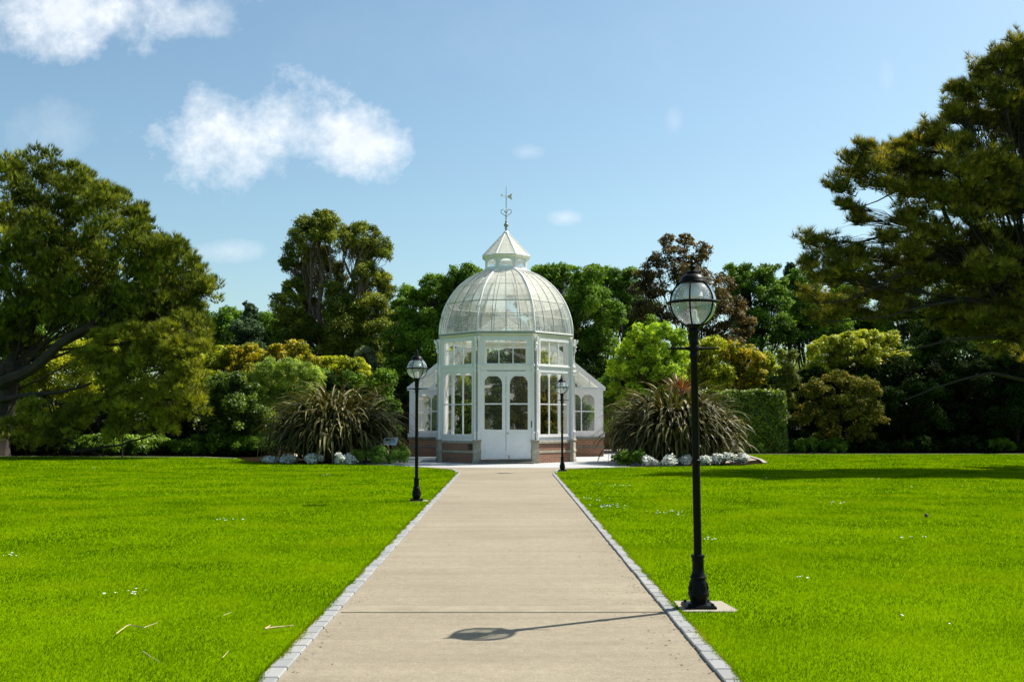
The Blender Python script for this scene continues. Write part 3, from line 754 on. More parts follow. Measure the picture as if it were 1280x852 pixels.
# dome
DR0 = RV + .035; DH = 2.78; Z0 = 4.895
tmax = math.acos(.93 / DR0)
rows = [0, .235, .475, .735, 1.0]
def dome_r(h):   # h in 0..1 of the dome height
    t = math.asin(min(1, h * math.sin(tmax))); return DR0 * math.cos(t)
def dome_z(h): return Z0 + h * DH * math.sin(tmax)
DTOP = dome_z(1)
def octp(r, k, f):
    a0 = R(-90 + 22.5 + 45 * (k - 1)); a1 = a0 + R(45)
    p0 = Vector((r * math.cos(a0), r * math.sin(a0))); p1 = Vector((r * math.cos(a1), r * math.sin(a1))); return p0.lerp(p1, f)
dm = MB(); hp = MB(); V = []; T = []
NB = 4
for k in range(8):
    hs = np.linspace(0, 1, 15)
    hp.tube([(*octp(dome_r(h) + .012, k, 0), dome_z(h)) for h in hs], .032, 6)
    for b in range(1, NB):
        dm.tube([(*octp(dome_r(h) + .004, k, b / NB), dome_z(h)) for h in hs], .0155, 5)
    for h in rows[1:-1]: dm.tube([(*octp(dome_r(h) + .0, k, 0.01), dome_z(h)), (*octp(dome_r(h), k, .99), dome_z(h))], .010, 4)
    for i in range(4):
        ht = np.linspace(rows[i], rows[i + 1], 4)
        for b in range(NB):
            t = [.20, .26, .55, .74][i] + random.uniform(-.10, .10)
            if random.random() < .07: t -= .28
            for j in range(3):
                q = [(*octp(dome_r(ht[j]), k, b / NB), dome_z(ht[j])), (*octp(dome_r(ht[j]), k, (b + 1) / NB), dome_z(ht[j])), (*octp(dome_r(ht[j + 1]), k, (b + 1) / NB), dome_z(ht[j + 1])), (*octp(dome_r(ht[j + 1]), k, b / NB), dome_z(ht[j + 1]))]
                V += q; T.append(t)
hp.lathe([(DR0 - .02, Z0 - .0), (DR0 + .02, Z0 - .0), (DR0 + .02, Z0 + .045), (DR0 - .02, Z0 + .045), (DR0 - .02, Z0)], 8, ph=PH, cap=False)
do = hp.build('dome', M['white'], gh, smooth=True); dm.build('glazing_bars', M['barpaint'], do, smooth=True)
link('dome_glass', npmesh('dome_glass', np.array(V), 4, np.array(T)), M['domeglass'], do)
# inner iron ring & struts of the dome
m = MB()
for h in (.0, .475, 1.0): m.lathe([(dome_r(h) - .08, dome_z(h) - .03), (dome_r(h) - .03, dome_z(h) - .03), (dome_r(h) - .03, dome_z(h) + .01), (dome_r(h) - .08, dome_z(h) + .01), (dome_r(h) - .08, dome_z(h) - .03)], 8, ph=PH, cap=False)
for k in range(8): m.tube([(*octp(dome_r(h) - .09, k, 0), dome_z(h)) for h in np.linspace(0, 1, 8)], .022, 5)
m.build('inner_dome_frame', M['white'], gh)
# lantern
LR = .885; LA = LR * 2 * math.sin(R(22.5)); LAP = LR * math.cos(R(22.5)); LZ = DTOP - .02
m = MB(); m.lathe([(LR + .10, 0), (LR + .10, .05), (LR + .03, .08), (LR - .04, .08), (LR - .04, 0), (LR + .10, 0)], 8, (0, 0, LZ), ph=PH, cap=False)
m.lathe([(LR - .04, .52), (LR + .04, .52), (LR + .09, .57), (LR + .15, .60), (LR + .15, .63), (LR - .04, .63), (LR - .04, .52)], 8, (0, 0, LZ), ph=PH, cap=False)
lt = m.build('lantern', M['white'], gh)
for k in range(8):
    a = R(45 * k); loc = (math.sin(a) * LAP, -math.cos(a) * LAP, LZ); fr = MB(); gl = MB(); h_ = LA / 2
    fr.box(-h_, -h_ + .085, -.02, .03, .08, .52); fr.box(h_ - .085, h_, -.02, .03, .08, .52); fr.box(-h_ + .085, h_ - .085, -.02, .03, .08, .16)
    fr.arch(-h_ + .085, h_ - .085, .29, .52, -.02, .03, rise=.17); gl.box(-h_ + .086, h_ - .086, 0, .004, .161, .515)
    fr.build('lantern_window', M['white'], lt, loc, R(45 * k)); gl.build('lantern_glass', M['wingglass'], lt, loc, R(45 * k))
CZ = LZ + .63; CR = LR + .13; CH = 1.0
V = []; T = []; m = MB()
for k in range(8):
    r0 = CR; r1 = .07
    a0 = octp(r0, k, 0); a1 = octp(r0, k, 1); b0 = octp(r1, k, 0); b1 = octp(r1, k, 1)
    V += [(*a0, CZ), (*a1, CZ), (*b1, CZ + CH), (*b0, CZ + CH)]; T.append(.72 + random.uniform(-.06, .1))
    m.tube([(*a0, CZ + .01), (*b0, CZ + CH + .01)], .022, 6); m.tube([(*a0, CZ + .012), (*a1, CZ + .012)], .018, 5)
m.lathe([(.075, CH - .05), (.13, CH - .03), (.12, CH + .02), (.06, CH + .06), (.045, CH + .10)], 8, (0, 0, CZ), ph=PH)
lr_ = m.build('lantern_roof', M['white'], gh); link('roof_glass', npmesh('roof_glass', np.array(V), 4, np.array(T)), M['domeglass'], lr_)
# finial and weather vane
FZ = CZ + CH + .08
m = MB()
m.lathe([(.05, 0), (.035, .05), (.05, .09), (.07, .10), (.05, .12), (.045, .15), (.085, .19), (.10, .235), (.085, .28), (.045, .32), (.04, .36), (.055, .38), (.03, .41), (.025, .6), (.05, .62), (.022, .65), (.02, .72), (.045, .75), (.018, .8), (.014, 1.30), (.024, 1.32), (.012, 1.34), (.010, 1.60), (.028, 1.615), (.010, 1.635), (.008, 1.82), (0, 1.84)], 12)
fi = m.build('finial', M['iron'], gh, (0, 0, FZ), smooth=True)
m = MB()
for q in range(4):
    a = q * math.pi / 2
    pts = []
    for t in np.linspace(0, 1, 20):
        th = -1.2 + t * 5.2; rr = .11 * (1 - .55 * t)
        pts.append((.115 + rr * math.cos(th) * 1.0, .78 + rr * math.sin(th) + .02))
    pts = [(.02, .60), (.05, .63)] + pts
    m.tube([(p[0] * math.cos(a), p[0] * math.sin(a), p[1]) for p in pts], .013, 5)
m.build('scrollwork', M['iron'], fi, (0, 0, 0), smooth=True)
m = MB()
m.tube([(-.20, 0, 1.44), (.16, 0, 1.40)], .011, 6)
m.prism([(-.24, 1.455), (-.15, 1.50), (-.165, 1.44), (-.15, 1.385)], -.006, .006)
m.prism([(.05, 1.42), (.16, 1.50), (.25, 1.545), (.21, 1.42), (.25, 1.27), (.15, 1.33), (.05, 1.38)], -.006, .006)
m.build('weather_vane', M['cream'], fi, (0, 0, 0), R(12))
# ---- rear house: gabled body behind the octagon
HY0, HY1 = 44.2 - GY, 51.5 - GY; HW = 4.30; EZ = 2.93; RZ = 6.45; HC = -.02
m = MB()
for x0, x1, y0, y1 in ((-HW, -2.1, HY0, HY0 + .25), (2.1, HW, HY0, HY0 + .25), (-HW, -HW + .25, HY0 + .25, HY1 - .25), (HW - .25, HW, HY0 + .25, HY1 - .25), (-HW, HW, HY1 - .25, HY1)):
    m.box(x0, x1, y0, y1, -.03, .74)
m.build('rear_brick_plinth', M['brick'], gh)
for s in (-1, 1):
    for z0, z1, e in ((.74, .84, .045), (.36, .45, .018)):
        m = MB(); dd_ = .27 if z0 > .5 else -.001
        m.box(*sorted((s * (HW + e), s * 2.1)), HY0 - e, HY0 + dd_, z0, z1)
        m.build('stone_coping', M['stonedark'], gh, bevel=.006)
        m = MB(); m.box(*sorted((s * (HW + e), s * (HW - dd_))), HY0 + .272, HY1 + e, z0, z1); m.build('stone_coping', M['stonedark'], gh, bevel=.006)
def house_front(y, s, nm='wing_front'):
    fr = MB(); gl = MB()
    X0, X1 = 2.1, HW   # in mirrored x
    fr.box(X0, X1, -.02, .10, .84, 1.06); fr.box(X0, X1, -.05, .12, 1.03, 1.07)
    fr.box(X1 - .34, X1, -.03, .10, 1.07, 2.80); fr.box(X1 + .0005, X1 + .06, -.05, .12, .84, 1.02)
    window(fr, gl, X0, X1 - .34, 1.07, 2.80, 3, (1.98,), bar=.05, rim=.05)
    fr.box(X0, X1, -.05, .10, 2.80, 2.90); fr.box(X0, X1 + .10, -.10, .12, 2.90, 2.965)
    sl = (RZ - EZ) / HW
    zt = lambda x: 2.965 + (HW + .08 - x) * sl
    # raking board and inner board, glazed triangle between mullions
    fr.prism([(X1 + .10, 2.966), (X1 + .12, 3.03), (X0, zt(X0) + .10), (X0, zt(X0) - .12), (X1 - .10, 2.966)], -.07, .11)
    fr.prism([(X1 - .12, 2.9665), (X0, 2.9665), (X0, 3.04), (X1 - .24, 3.04)], -.04, .08)
    for xm in (2.65, 3.2, 3.7): fr.box(xm - .025, xm + .025, -.03, .05, 3.03, zt(xm) - .10)
    gl.prism([(X0, 2.97), (X1 - .3, 2.97), (X0, zt(X0) - .2)], -.004, .002)
    if s < 0:
        fr.v = [(-x, y_, z) for x, y_, z in fr.v]; gl.v = [(-x, y_, z) for x, y_, z in gl.v]
    o = fr.build(nm, M['white'], gh, (0, y, 0), 0, bevel=.004); gl.build('wing_glass', M['wingglass'], o)
    return o
for s in (-1, 1): house_front(HY0 + .1, s)
for y in (HY1,):
    for s in (-1, 1): house_front(HY1 - .1, s, 'rear_gable')
fr = MB(); gl = MB()
fr.box(-2.1, 2.1, -.02, .1, .74, 1.07); window(fr, gl, -2.1, 2.1, 1.07, 2.80, 5, (1.98,), rim=.05); fr.box(-2.1, 2.1, -.05, .1, 2.80, 2.965)
gl.prism([(-2.1, 2.97), (2.1, 2.97), (2.1, 4.7), (0, 6.35), (-2.1, 4.7)], -.004, .002)
for xm in (-.7, 0, .7): fr.box(xm - .025, xm + .025, -.03, .05, 2.966, 5.7)
o = fr.build('rear_gable', M['white'], gh, (0, HY1 - .1, 0)); gl.build('wing_glass', M['wingglass'], o)
# front gable boards above the link
m = MB(); sl_ = (RZ - EZ) / HW
for s in (-1, 1):
    P = [(2.1 * s, 2.965 + (HW + .08 - 2.1) * sl_ + .10), (0, RZ + .16), (0, RZ - .20), (2.1 * s, 2.965 + (HW + .08 - 2.1) * sl_ - .26)]
    m.prism(P, -.07, .11)
m.build('gable_board', M['white'], gh, (0, HY0 + .1, 0))
for s in (-1, 1):      # side walls
    fr = MB(); gl = MB(); L = HY1 - HY0 - .25
    fr.box(-L / 2, L / 2, -.03, .1, .84, 1.07); fr.box(-L / 2, L / 2, -.06, .1, 2.8, 2.93)
    for q in range(4):
        a_ = -L / 2 + q * L / 4; window(fr, gl, a_, a_ + L / 4, 1.07, 2.80, 3, (1.98,), bar=.05, rim=.06)
    o = fr.build('side_window', M['white'], gh, (s * (HW - .05), (HY0 + HY1) / 2 + .1, 0), R(90 * s)); gl.build('side_glass', M['wingglass'], o)
# pitched glass roof with bars
m = MB(); V = []; T = []
for s in (-1, 1):
    n = 12; y0, y1 = HY0 + .05, HY1 - .05
    for i in range(n + 1):
        y = y0 + (y1 - y0) * i / n; m.tube([(s * (HW + .06), y, EZ + .05), (0, y, RZ + .03)], .024, 5)
        if i < n:
            ya = y0 + (y1 - y0) * (i + 1) / n
            for j in range(4):
                f0, f1 = j / 4, (j + 1) / 4
                P = lambda f, yy: (s * (HW + .06) * (1 - f), yy, EZ + .05 + (RZ - EZ - .02) * f)
                V += [P(f0, y), P(f0, ya), P(f1, ya), P(f1, y)]; T.append(.42 + random.uniform(-.1, .1))
    for f in (.25, .5, .75): m.tube([(s * (HW + .06) * (1 - f), y0, EZ + .05 + (RZ - EZ) * f - .04), (s * (HW + .06) * (1 - f), y1, EZ + .05 + (RZ - EZ) * f - .04)], .03, 5)
    # purlin struts inside
    for y in (HY0 + 1.8, HY0 + 3.6, HY0 + 5.4):
        m.tube([(s * (HW - .2), y, 2.9), (0, y, 2.95 + .35)], .03, 5); m.tube([(s * 1.9, y, .1), (s * 1.9, y, 4.6)], .045, 8)
m.tube([(0, HY0, RZ + .05), (0, HY1, RZ + .05)], .05, 6)
rf = m.build('pitched_roof', M['white'], gh); link('pitched_roof_glass', npmesh('prg', np.array(V), 4, np.array(T)), M['domeglass'], rf)
# link between octagon and rear house
y0, y1 = 1.42, HY0 + .02
for s in (-1, 1):
    m = MB(); g = MB()
    m.box(*sorted((s * 2.12, s * 2.30)), y0, y1, -.03, .85)
    for y in (y0 + .05, (y0 + y1) / 2, y1 - .08): m.box(*sorted((s * 2.18, s * 2.26)), y, y + .06, .849, 3.501)
    m.box(*sorted((s * 2.16, s * 2.28)), y0, y1, 3.5, 3.64); g.add([(s * 2.213, y0, .85), (s * 2.213, y1, .85), (s * 2.213, y1, 3.5), (s * 2.213, y0, 3.5)], [(0, 1, 2, 3)])
    g.add([(s * 2.24, y0 + .9, 3.62), (s * 2.24, y1, 3.62), (0, y1, 4.64), (0, y0 + .9, 4.64)], [(0, 1, 2, 3)])
    o = m.build('passage_wall', M['white'], gh); g.build('passage_glass', M['wingglass'], o, fix=False)
# floor inside
m = MB(); m.lathe([(RV - .1, .0), (RV - .1, .06)], 8, ph=PH); m.box(-HW + .26, HW - .26, HY0 + .26, HY1 - .26, .0, .05); m.build('tiled_floor', M['concrete'], gh)
for i, (x, y, zt, mt) in enumerate(((-1.6, 6.2, 4.5, 'yellow'), (-.5, 6.6, 4.6, 'hedge'), (.6, 6.6, 5.3, 'rust'), (1.65, 6.2, 4.7, 'yellow'), (-3.2, 6.6, 2.6, 'deep'), (3.2, 6.6, 2.6, 'hedge'), (-1.75, 2.9, 3.1, 'hedge'), (1.8, 2.9, 3.2, 'rust'))):
    pxx = 635 + (GX + x) / (GY + y) * 1244; rp = 1244 / (GY + y)
    lo = [(pxx + random.uniform(-5, 5), 524.5 + (1.6 - z) * rp, .62 * rp) for z in np.arange(.5, zt, .62)]
    plant('indoor_climber', ['golden climbing plant inside the greenhouse behind the left oblique window', 'green climbing plant inside the greenhouse behind the left door leaf', 'rusty orange climbing plant inside the greenhouse behind the right door leaf', 'golden climbing plant inside the greenhouse behind the right oblique window', 'dark plant inside the left wing of the greenhouse', 'green plant inside the right wing of the greenhouse', 'tall green plant close behind the left oblique window of the greenhouse', 'tall rusty green plant close behind the right oblique window of the greenhouse'][i], 'climbing plant', pxx, GY + y, lo, mt, size=.11, back=False, cov=1.2, trunk_r=.03, ratio=.36, depth=.3, maxn=30000)
# potted plants seen through the glass
for i, (px, py, Y, r, mt) in enumerate(((545, 520, 47.0, 10, 'deep'), (735, 520, 46.5, 13, 'herb'), (580, 478, 40.8, 8, 'yellow'), (722, 532, 46.0, 10, 'green'))):
    o = plant('potted_plant', ['dark leafy potted plant behind the left wing window', 'bright green bushy potted plant behind the right wing window', 'yellowish hanging plant inside the left oblique window', 'small green potted plant low behind the right wing window'][i], 'plant', px, Y, [(px, py, r)], mt, size=.1, back=False, cov=1.0, trunk_r=.02, ratio=.4)

# ------------------------------------------------------------------ brick wall, gate
m = MB(); wl = thing('garden_wall', (0, 57, 0), 'old red brick garden wall running behind the greenhouse', 'wall')
b = MB(); b.box(-6.2, 9, 0, .35, 0, 2.6); b.build('brickwork', M['brick'], wl)
b = MB(); b.box(-6.25, 9.05, -.05, .4, 2.6, 2.7); b.build('coping', M['stonedark'], wl)
px_ = at(509, 540, 56.5).x
t = thing('gate_pier', (px_, 56.5, 0), 'red brick gate pier with flat cap, left of the greenhouse', 'gate pier')
b = MB(); b.box(-.28, .28, -.28, .28, 0, 2.85); b.build('shaft', M['brick'], t); b = MB(); b.box(-.36, .36, -.36, .36, 2.85, 2.97); b.box(-.3, .3, -.3, .3, 2.97, 3.05); b.build('cap', M['stonedark'], t, bevel=.01)
t = thing('timber_gate', (px_ + .85, 56.6, 0), 'orange timber garden gate of upright boards beside the brick pier', 'gate')
b = MB()
for i in range(9): b.box(-.55 + i * .125, -.435 + i * .125, 0, .03, .08, 2.5)
b.build('boards', M['wood'], t); b = MB(); b.box(-.56, .56, .03, .07, .4, .52); b.box(-.56, .56, .03, .07, 2.1, 2.22); b.build('rail', M['wood'], t)
t = thing('brick_wall', (px_ - 1.6, 56.9, 0), 'short stretch of brick wall left of the gate pier', 'wall')
b = MB(); b.box(-3.5, 1.3, 0, .35, 0, 2.5); b.build('brickwork', M['brick'], t)
# lectern sign
sx = at(488, 552, 37.4)
t = thing('lectern_sign', (sx.x, 37.4, 0), 'small tilted information board on a post below the left flax clump', 'sign')
b = MB(); b.box(-.03, .03, -.03, .03, 0, .72); b.build('post', M['black'], t)
pn = MB(); pn.box(-.26, .26, -.2, .2, -.012, .012); po = pn.build('panel', M['signface'], t, (0, 0, .80)); po.rotation_euler = (R(42), 0, R(-8))
b = MB(); b.box(-.20, .02, .02, .14, .0125, .015)
for i in range(5): b.box(.06, .21 - .02 * (i % 2), .12 - i * .05, .132 - i * .05, .0125, .015)
for i in range(3): b.box(-.20, .02, -.04 - i * .05, -.028 - i * .05, .0125, .015)
b.build('printed_text', M['box'], po)

# ------------------------------------------------------------------ flax clumps
def flax(base, label, n, rad, height, seed, mat='flax', name='flax_plant', cat='flax', length=(2.3, 3.9), w_=.135, ea=(.8, 1.55), rbase=.9, stiff=1.0):
    r = np.random.default_rng(seed); root = thing(name, base, label, cat)
    V = []; T = []
    NS = 11
    for i in range(n):
        az = r.uniform(0, 2 * math.pi); br = rad * .62 * math.sqrt(r.random()); baz = az + r.normal(0, .5)
        big = mat == 'flax'
        zt = (1 - (br / (rad * .75)) ** 2) * 1.55 * r.random() if big else 0
        if not big: br = rbase * r.random()
        o = np.array([math.cos(baz) * br, math.sin(baz) * br, .05 + zt])
        L = r.uniform(*length) * (1.25 - .25 * br / rad); e = r.uniform(*ea) - (.35 * br / rad if big else 0); tot = r.uniform(1.4, 2.7) * stiff
        k0 = r.uniform(.08, .45); wd = w_ * r.uniform(.6, 1.25); tw = r.normal(0, .5); fold = r.random() < .22
        p = o.copy(); row = []; ang = e
        tt = np.clip(r.normal(.40, .22), 0, 1)
        if r.random() < .10: tt = r.uniform(.85, 1)
        kb = r.uniform(.4, .75)
        for s in range(NS + 1):
            f = s / NS
            if f > k0: ang -= tot / NS * 1.25 * (.6 + .8 * f)
            if fold and abs(f - kb) < .05: ang -= .9
            ang = max(ang, -1.50)
            azf = az + tw * f * .6
            dirv = np.array([math.cos(azf) * math.cos(ang), math.sin(azf) * math.cos(ang), math.sin(ang)])
            side = np.array([-math.sin(azf + tw * f), math.cos(azf + tw * f), .25 * math.sin(tw * 3)])
            nrm = np.cross(dirv, side)
            ww = wd * (1 - f ** 2.6) * (.55 + .45 * min(1, f * 4)) * .5 + .002
            q = p.copy(); q[2] = max(q[2], .04)
            row.append((q - side * ww + nrm * ww * .25, q, q + side * ww + nrm * ww * .25))
            p = p + dirv * (L / NS)
        for s in range(NS):
            a, b, c = row[s]; a2, b2, c2 = row[s + 1]
            V += [a, b, b2, a2, b, c, c2, b2]; T += [tt, min(1, tt + .06)]
    me = npmesh('leaves', np.array(V), 4, np.array(T)); link('leaves', me, LM[mat], root)
    # brown core of old stems
    m = MB()
    for i in range(60):
        a = random.uniform(0, 6.28); rr = rbase * math.sqrt(random.random()) * rad / 2.6
        m.tube([(rr * math.cos(a), rr * math.sin(a), 0), (rr * 1.2 * math.cos(a), rr * 1.2 * math.sin(a), random.uniform(.6, 1.3))], [.05, .02], 5)
    m.build('stems', M['bark'], root); return root
pL = at(419, 560, 38.8); flax((pL.x, 38.8, 0), 'huge arching clump of bronze strap leaves left of the greenhouse, behind white bedding plants', 1600, 2.2, 3, 5, length=(1.4, 2.55))
pR = at(842, 560, 37.8); flax((pR.x, 37.8, 0), 'huge arching clump of bronze strap leaves right of the greenhouse, behind the nearest lamp post', 1700, 1.95, 3, 16, length=(1.4, 2.5))
pS = at(850, 500, 40.4); flax((pS.x, 40.4, 0), 'spiky red-orange leaf rosette rising behind the right flax clump', 160, 1, 2, 9, 'redflax', 'cabbage_palm', 'plant', (.5, .9), .05, (.2, 1.5), .1, .25)
o = bpy.data.objects['cabbage_palm']
for ch in list(o.children):
    if ch.name.startswith('leaves'): ch.location.z = 2.55
m = MB(); m.tube([(0, 0, 0), (.05, 0, 1.4), (0, 0, 2.65)], [.13, .1, .09], 8); m.build('trunk', M['bark'], o, smooth=True)

# low bedding plants
def low(name, label, cat, px, py, Y, r, mat, group=None, n=4, size=.09, sq=.7, cov=1.2, asp=.5):
    p = at(px, 560, Y); root = thing(name, (p.x, Y, 0), label, cat, group)
    rm = r * Y / 1244; L = []
    for i in range(n):
        a = random.uniform(0, 6.28); L.append((math.cos(a) * rm * .5, math.sin(a) * rm * .35, rm * random.uniform(.22, .6), rm * .52))
    cl = clumps_of(L, .38, .7, sq); cl[:, 2] = np.maximum(cl[:, 2], .05)
    V, t = leaf_faces(cl, size, cov, .8, asp, .5, .7, 14000)
    link('foliage', npmesh('foliage', V, 4, t), LM[mat], root)
    m = MB()
    for i in range(6): a = i * 1.05; m.tube([(0, 0, 0), (math.cos(a) * rm * .4, math.sin(a) * rm * .3, rm * .5)], [.02, .006], 5)
    m.build('stems', M['bark'], root)
    return root
sil = [(340, 9, 37.6, 'leftmost'), (363, 11, 37.2, 'second from left'), (393, 12, 36.9, 'third from left'), (430, 13, 36.6, 'rightmost')]
for px, r, Y, w_ in sil:
    low('silver_ragwort', f'silvery white bedding plant below the left flax clump, {w_} of its row', 'bedding plant', px, 570, Y - .5, r * 1.15, 'silver', 'silver bedding plants at the flax clumps', size=.10)
for px, r, Y, w_ in ((812, 10, 35.3, 'first from the greenhouse side'), (842, 12, 35.2, 'just left of the lamp post'), (862, 11, 35.8, 'directly behind the lamp post'), (884, 11, 35.4, 'just right of the lamp post'), (903, 14, 36.0, 'the largest right of the lamp post'), (927, 12, 36.8, 'last towards the hedge')):
    low('silver_ragwort', f'silver blue bedding plant below the right flax clump, {w_}', 'bedding plant', px, 572, Y - .5, r * 1.15, 'silver', 'silver bedding plants at the flax clumps', size=.10)
for px, r, Y, lb, mt in ((455, 18, 36.9, 'low green bush with pale tips, left half of the pair under the sign', 'herb'), (488, 22, 36.8, 'low green bush with pale tips directly in front of the information board', 'herb'), (785, 20, 35.4, 'low dark green bush at the greenhouse end of the right flax clump', 'deep')):
    low('low_bush', lb, 'bush', px, 570, Y, r * 1.1, mt, None, 6, size=.085, cov=1.4)

# ------------------------------------------------------------------ trees and shrubs
# big pine on the left
plant('pine_tree', 'large rounded pine with dark limbs filling the left edge of the photo', 'tree', -8, 44,
      [(48, 228, 38), (10, 245, 42), (95, 240, 34), (128, 262, 34), (-40, 300, 60), (25, 305, 48), (80, 300, 44), (140, 305, 40), (180, 318, 38), (170, 280, 18), (212, 335, 36), (238, 358, 26), (222, 385, 30),
       (60, 355, 44), (120, 355, 36), (185, 365, 36), (10, 380, 48), (160, 395, 30), (232, 415, 30), (255, 362, 10), (70, 395, 26), (110, 400, 24), (200, 400, 30), (170, 420, 22), (-20, 420, 40), (15, 425, 24), (245, 395, 18)],
      'pine', scale=1.08, limbf=.6, limbp=.25, kind='needle', length=.27, width=.032, tufts=20, per=9, maxn=620000, ratio=.22, dens=.85, spread=.45, fuzz=.12, tintc=.8, clsq=.95, trunk_r=.42, lean=(.6, 0, 4.2), updir=1.0, depth=.9, twigs=True,
      extra_limbs=[([(0, 480, 0), (40, 462, -1), (75, 430, -1.2), (110, 408, -1), (140, 385, 0), (170, 350, 0)], .28), ([(0, 470, 0), (35, 420, 1), (60, 370, 1), (70, 320, 1)], .22),
                   ([(-5, 500, 0), (40, 492, -1), (80, 490, -1.5), (115, 478, -1)], .14), ([(140, 385, 0), (180, 382, .5), (222, 370, 0)], .09), ([(110, 408, -1), (150, 415, -.5), (200, 410, 0)], .09)])
plant('pine_bough', 'low sweeping yellow-green pine boughs under the large left pine, reaching the lawn', 'tree', 150, 42.5,
      [(112, 458, 26), (150, 470, 32), (125, 432, 20), (165, 425, 26), (205, 425, 26), (20, 545, 26), (60, 548, 26), (40, 515, 18),  (185, 455, 26), (225, 448, 30), (250, 440, 16), (130, 505, 34), (175, 505, 36), (215, 495, 34), (238, 515, 24), (95, 530, 28), (150, 540, 24), (200, 535, 24), (235, 480, 24)],
      'pinelow', kind='needle', length=.26, width=.028, tufts=18, per=8, maxn=360000, ratio=.22, dens=.9, fuzz=.15, spread=.5, trunk_r=.03, updir=.5, back=False,
      extra_limbs=[([(90, 565, 0), (150, 556, 0), (200, 540, 0), (240, 520, 0)], .06), ([(120, 500, .5), (170, 468, 0), (200, 462, 0), (225, 465, 0)], .06)])
plant('golden_shrub', 'yellow leaved shrub glimpsed beneath the limbs of the left pine', 'shrub', 60, 50, [(40, 470, 34), (85, 455, 34), (130, 440, 26), (20, 500, 30), (75, 505, 30), (130, 500, 26), (60, 480, 26), (100, 478, 26), (55, 445, 24), (95, 500, 22)], 'yellow', back=False, cov=.8)
plant('dark_shrub', 'dark evergreen shrub in the shade below the left pine, at the photo edge', 'shrub', 20, 45.2, [(0, 545, 26), (40, 548, 22), (-12, 520, 24), (78, 552, 18), (18, 560, 16), (60, 562, 14)], 'dark', back=False)
# left background
plant('broadleaf_tree', 'pale fresh green tree far behind between the pine and the tall eucalyptus', 'tree', 268, 84, [(262, 412, 22), (285, 402, 20), (250, 435, 24), (300, 425, 26)], 'green', group='background trees', ratio=.3)
plant('fir_tree', 'small bluish dark fir poking up left of the tall eucalyptus', 'tree', 310, 80, [(310, 384, 8), (310, 396, 15), (308, 412, 22), (312, 432, 28), (325, 450, 28)], 'blue', group='background trees', ratio=.35, squash=.8)
plant('broadleaf_tree', 'fresh green tree touching the left side of the tall eucalyptus', 'tree', 345, 82, [(338, 408, 20), (358, 412, 18), (345, 435, 26), (365, 440, 24)], 'green', group='background trees')
plant('eucalyptus_tree', 'tall airy olive green eucalyptus with visible branches against the sky', 'tree', 405, 66,
      [(404, 276, 12), (385, 292, 18), (412, 296, 20), (437, 300, 16), (375, 318, 18), (400, 325, 17), (458, 298, 16), (470, 316, 17), (448, 316, 13), (364, 332, 11), (415, 345, 16), (385, 352, 18), (367, 368, 15),
       (358, 384, 16), (384, 384, 15), (420, 372, 16), (455, 345, 15), (474, 352, 13), (481, 372, 13), (448, 368, 14), (352, 402, 14), (372, 408, 16), (430, 396, 22), (465, 396, 22), (405, 410, 18), (480, 402, 14),
       (440, 425, 28), (470, 428, 24), (400, 440, 24), (365, 435, 20), (485, 435, 12), (440, 455, 26)],
      'euca', bark='barkpale', scale=1.35, ratio=.28, dens=1.0, size=.17, cov=1.6, fork=.3, trunk_r=.36, back=False, depth=1.0, clsq=.95, aspect=.4, twigs=True, maxn=170000,
      extra_limbs=[([(405, 480, 0), (402, 430, 0), (398, 390, 0), (402, 350, 0), (398, 310, 0), (404, 280, 0)], .28), ([(402, 420, 0), (425, 385, .5), (441, 350, .5), (446, 325, .5), (462, 305, .3)], .2), ([(441, 350, .5), (430, 325, .5), (436, 305, .5)], .1), ([(446, 335, .5), (466, 330, .5), (474, 318, .3)], .09), ([(398, 390, 0), (378, 370, .3), (366, 345, .3)], .11), ([(440, 460, 0), (446, 420, .3), (446, 385, .3)], .14)])
plant('grey_tree', 'small silvery grey leaved tree below the right side of the eucalyptus', 'tree', 458, 60, [(456, 446, 14), (462, 460, 16), (450, 470, 16)], 'greytree', back=False)
for i, (px, lo, mt) in enumerate(((262, [(245, 460, 22), (275, 452, 20), (255, 490, 28)], 'yellow'), (300, [(290, 448, 18), (318, 446, 18), (305, 475, 26)], 'orange'), (362, [(345, 442, 14), (368, 444, 20), (345, 470, 24), (385, 460, 20)], 'orange'), (420, [(402, 460, 18), (425, 458, 16), (445, 462, 16), (415, 488, 24)], 'yellow'), (465, [(462, 474, 12), (478, 488, 10), (455, 492, 18)], 'yellow'))):
    plant('golden_shrub', ['yellow green shrub just right of the pine boughs', 'orange-tipped golden shrub behind the dark green rounded bush', 'orange-tipped shrub highest of the golden row, below the eucalyptus', 'golden yellow shrub behind the top of the left flax clump', 'small golden shrub at the right shoulder of the left flax clump'][i], 'shrub', px, 54 + i * .3, lo, mt, group='golden shrubs left of the greenhouse', ratio=.26, size=.15)
plant('feathery_shrub', 'pale green feathery rounded shrub left of the flax clump', 'shrub', 345, 47.5, [(335, 468, 20), (360, 465, 18), (385, 470, 18), (325, 495, 24), (365, 495, 28), (350, 525, 28)], 'willow', ratio=.3, size=.10, aspect=.3, cov=1.5)
plant('rounded_bush', 'dark green glossy bush with lit top, beside the pine boughs', 'shrub', 285, 46, [(270, 486, 20), (295, 482, 18), (315, 495, 18), (265, 515, 26), (300, 520, 30), (330, 530, 24), (280, 545, 22), (320, 550, 20)], 'hedge', ratio=.28, size=.12)
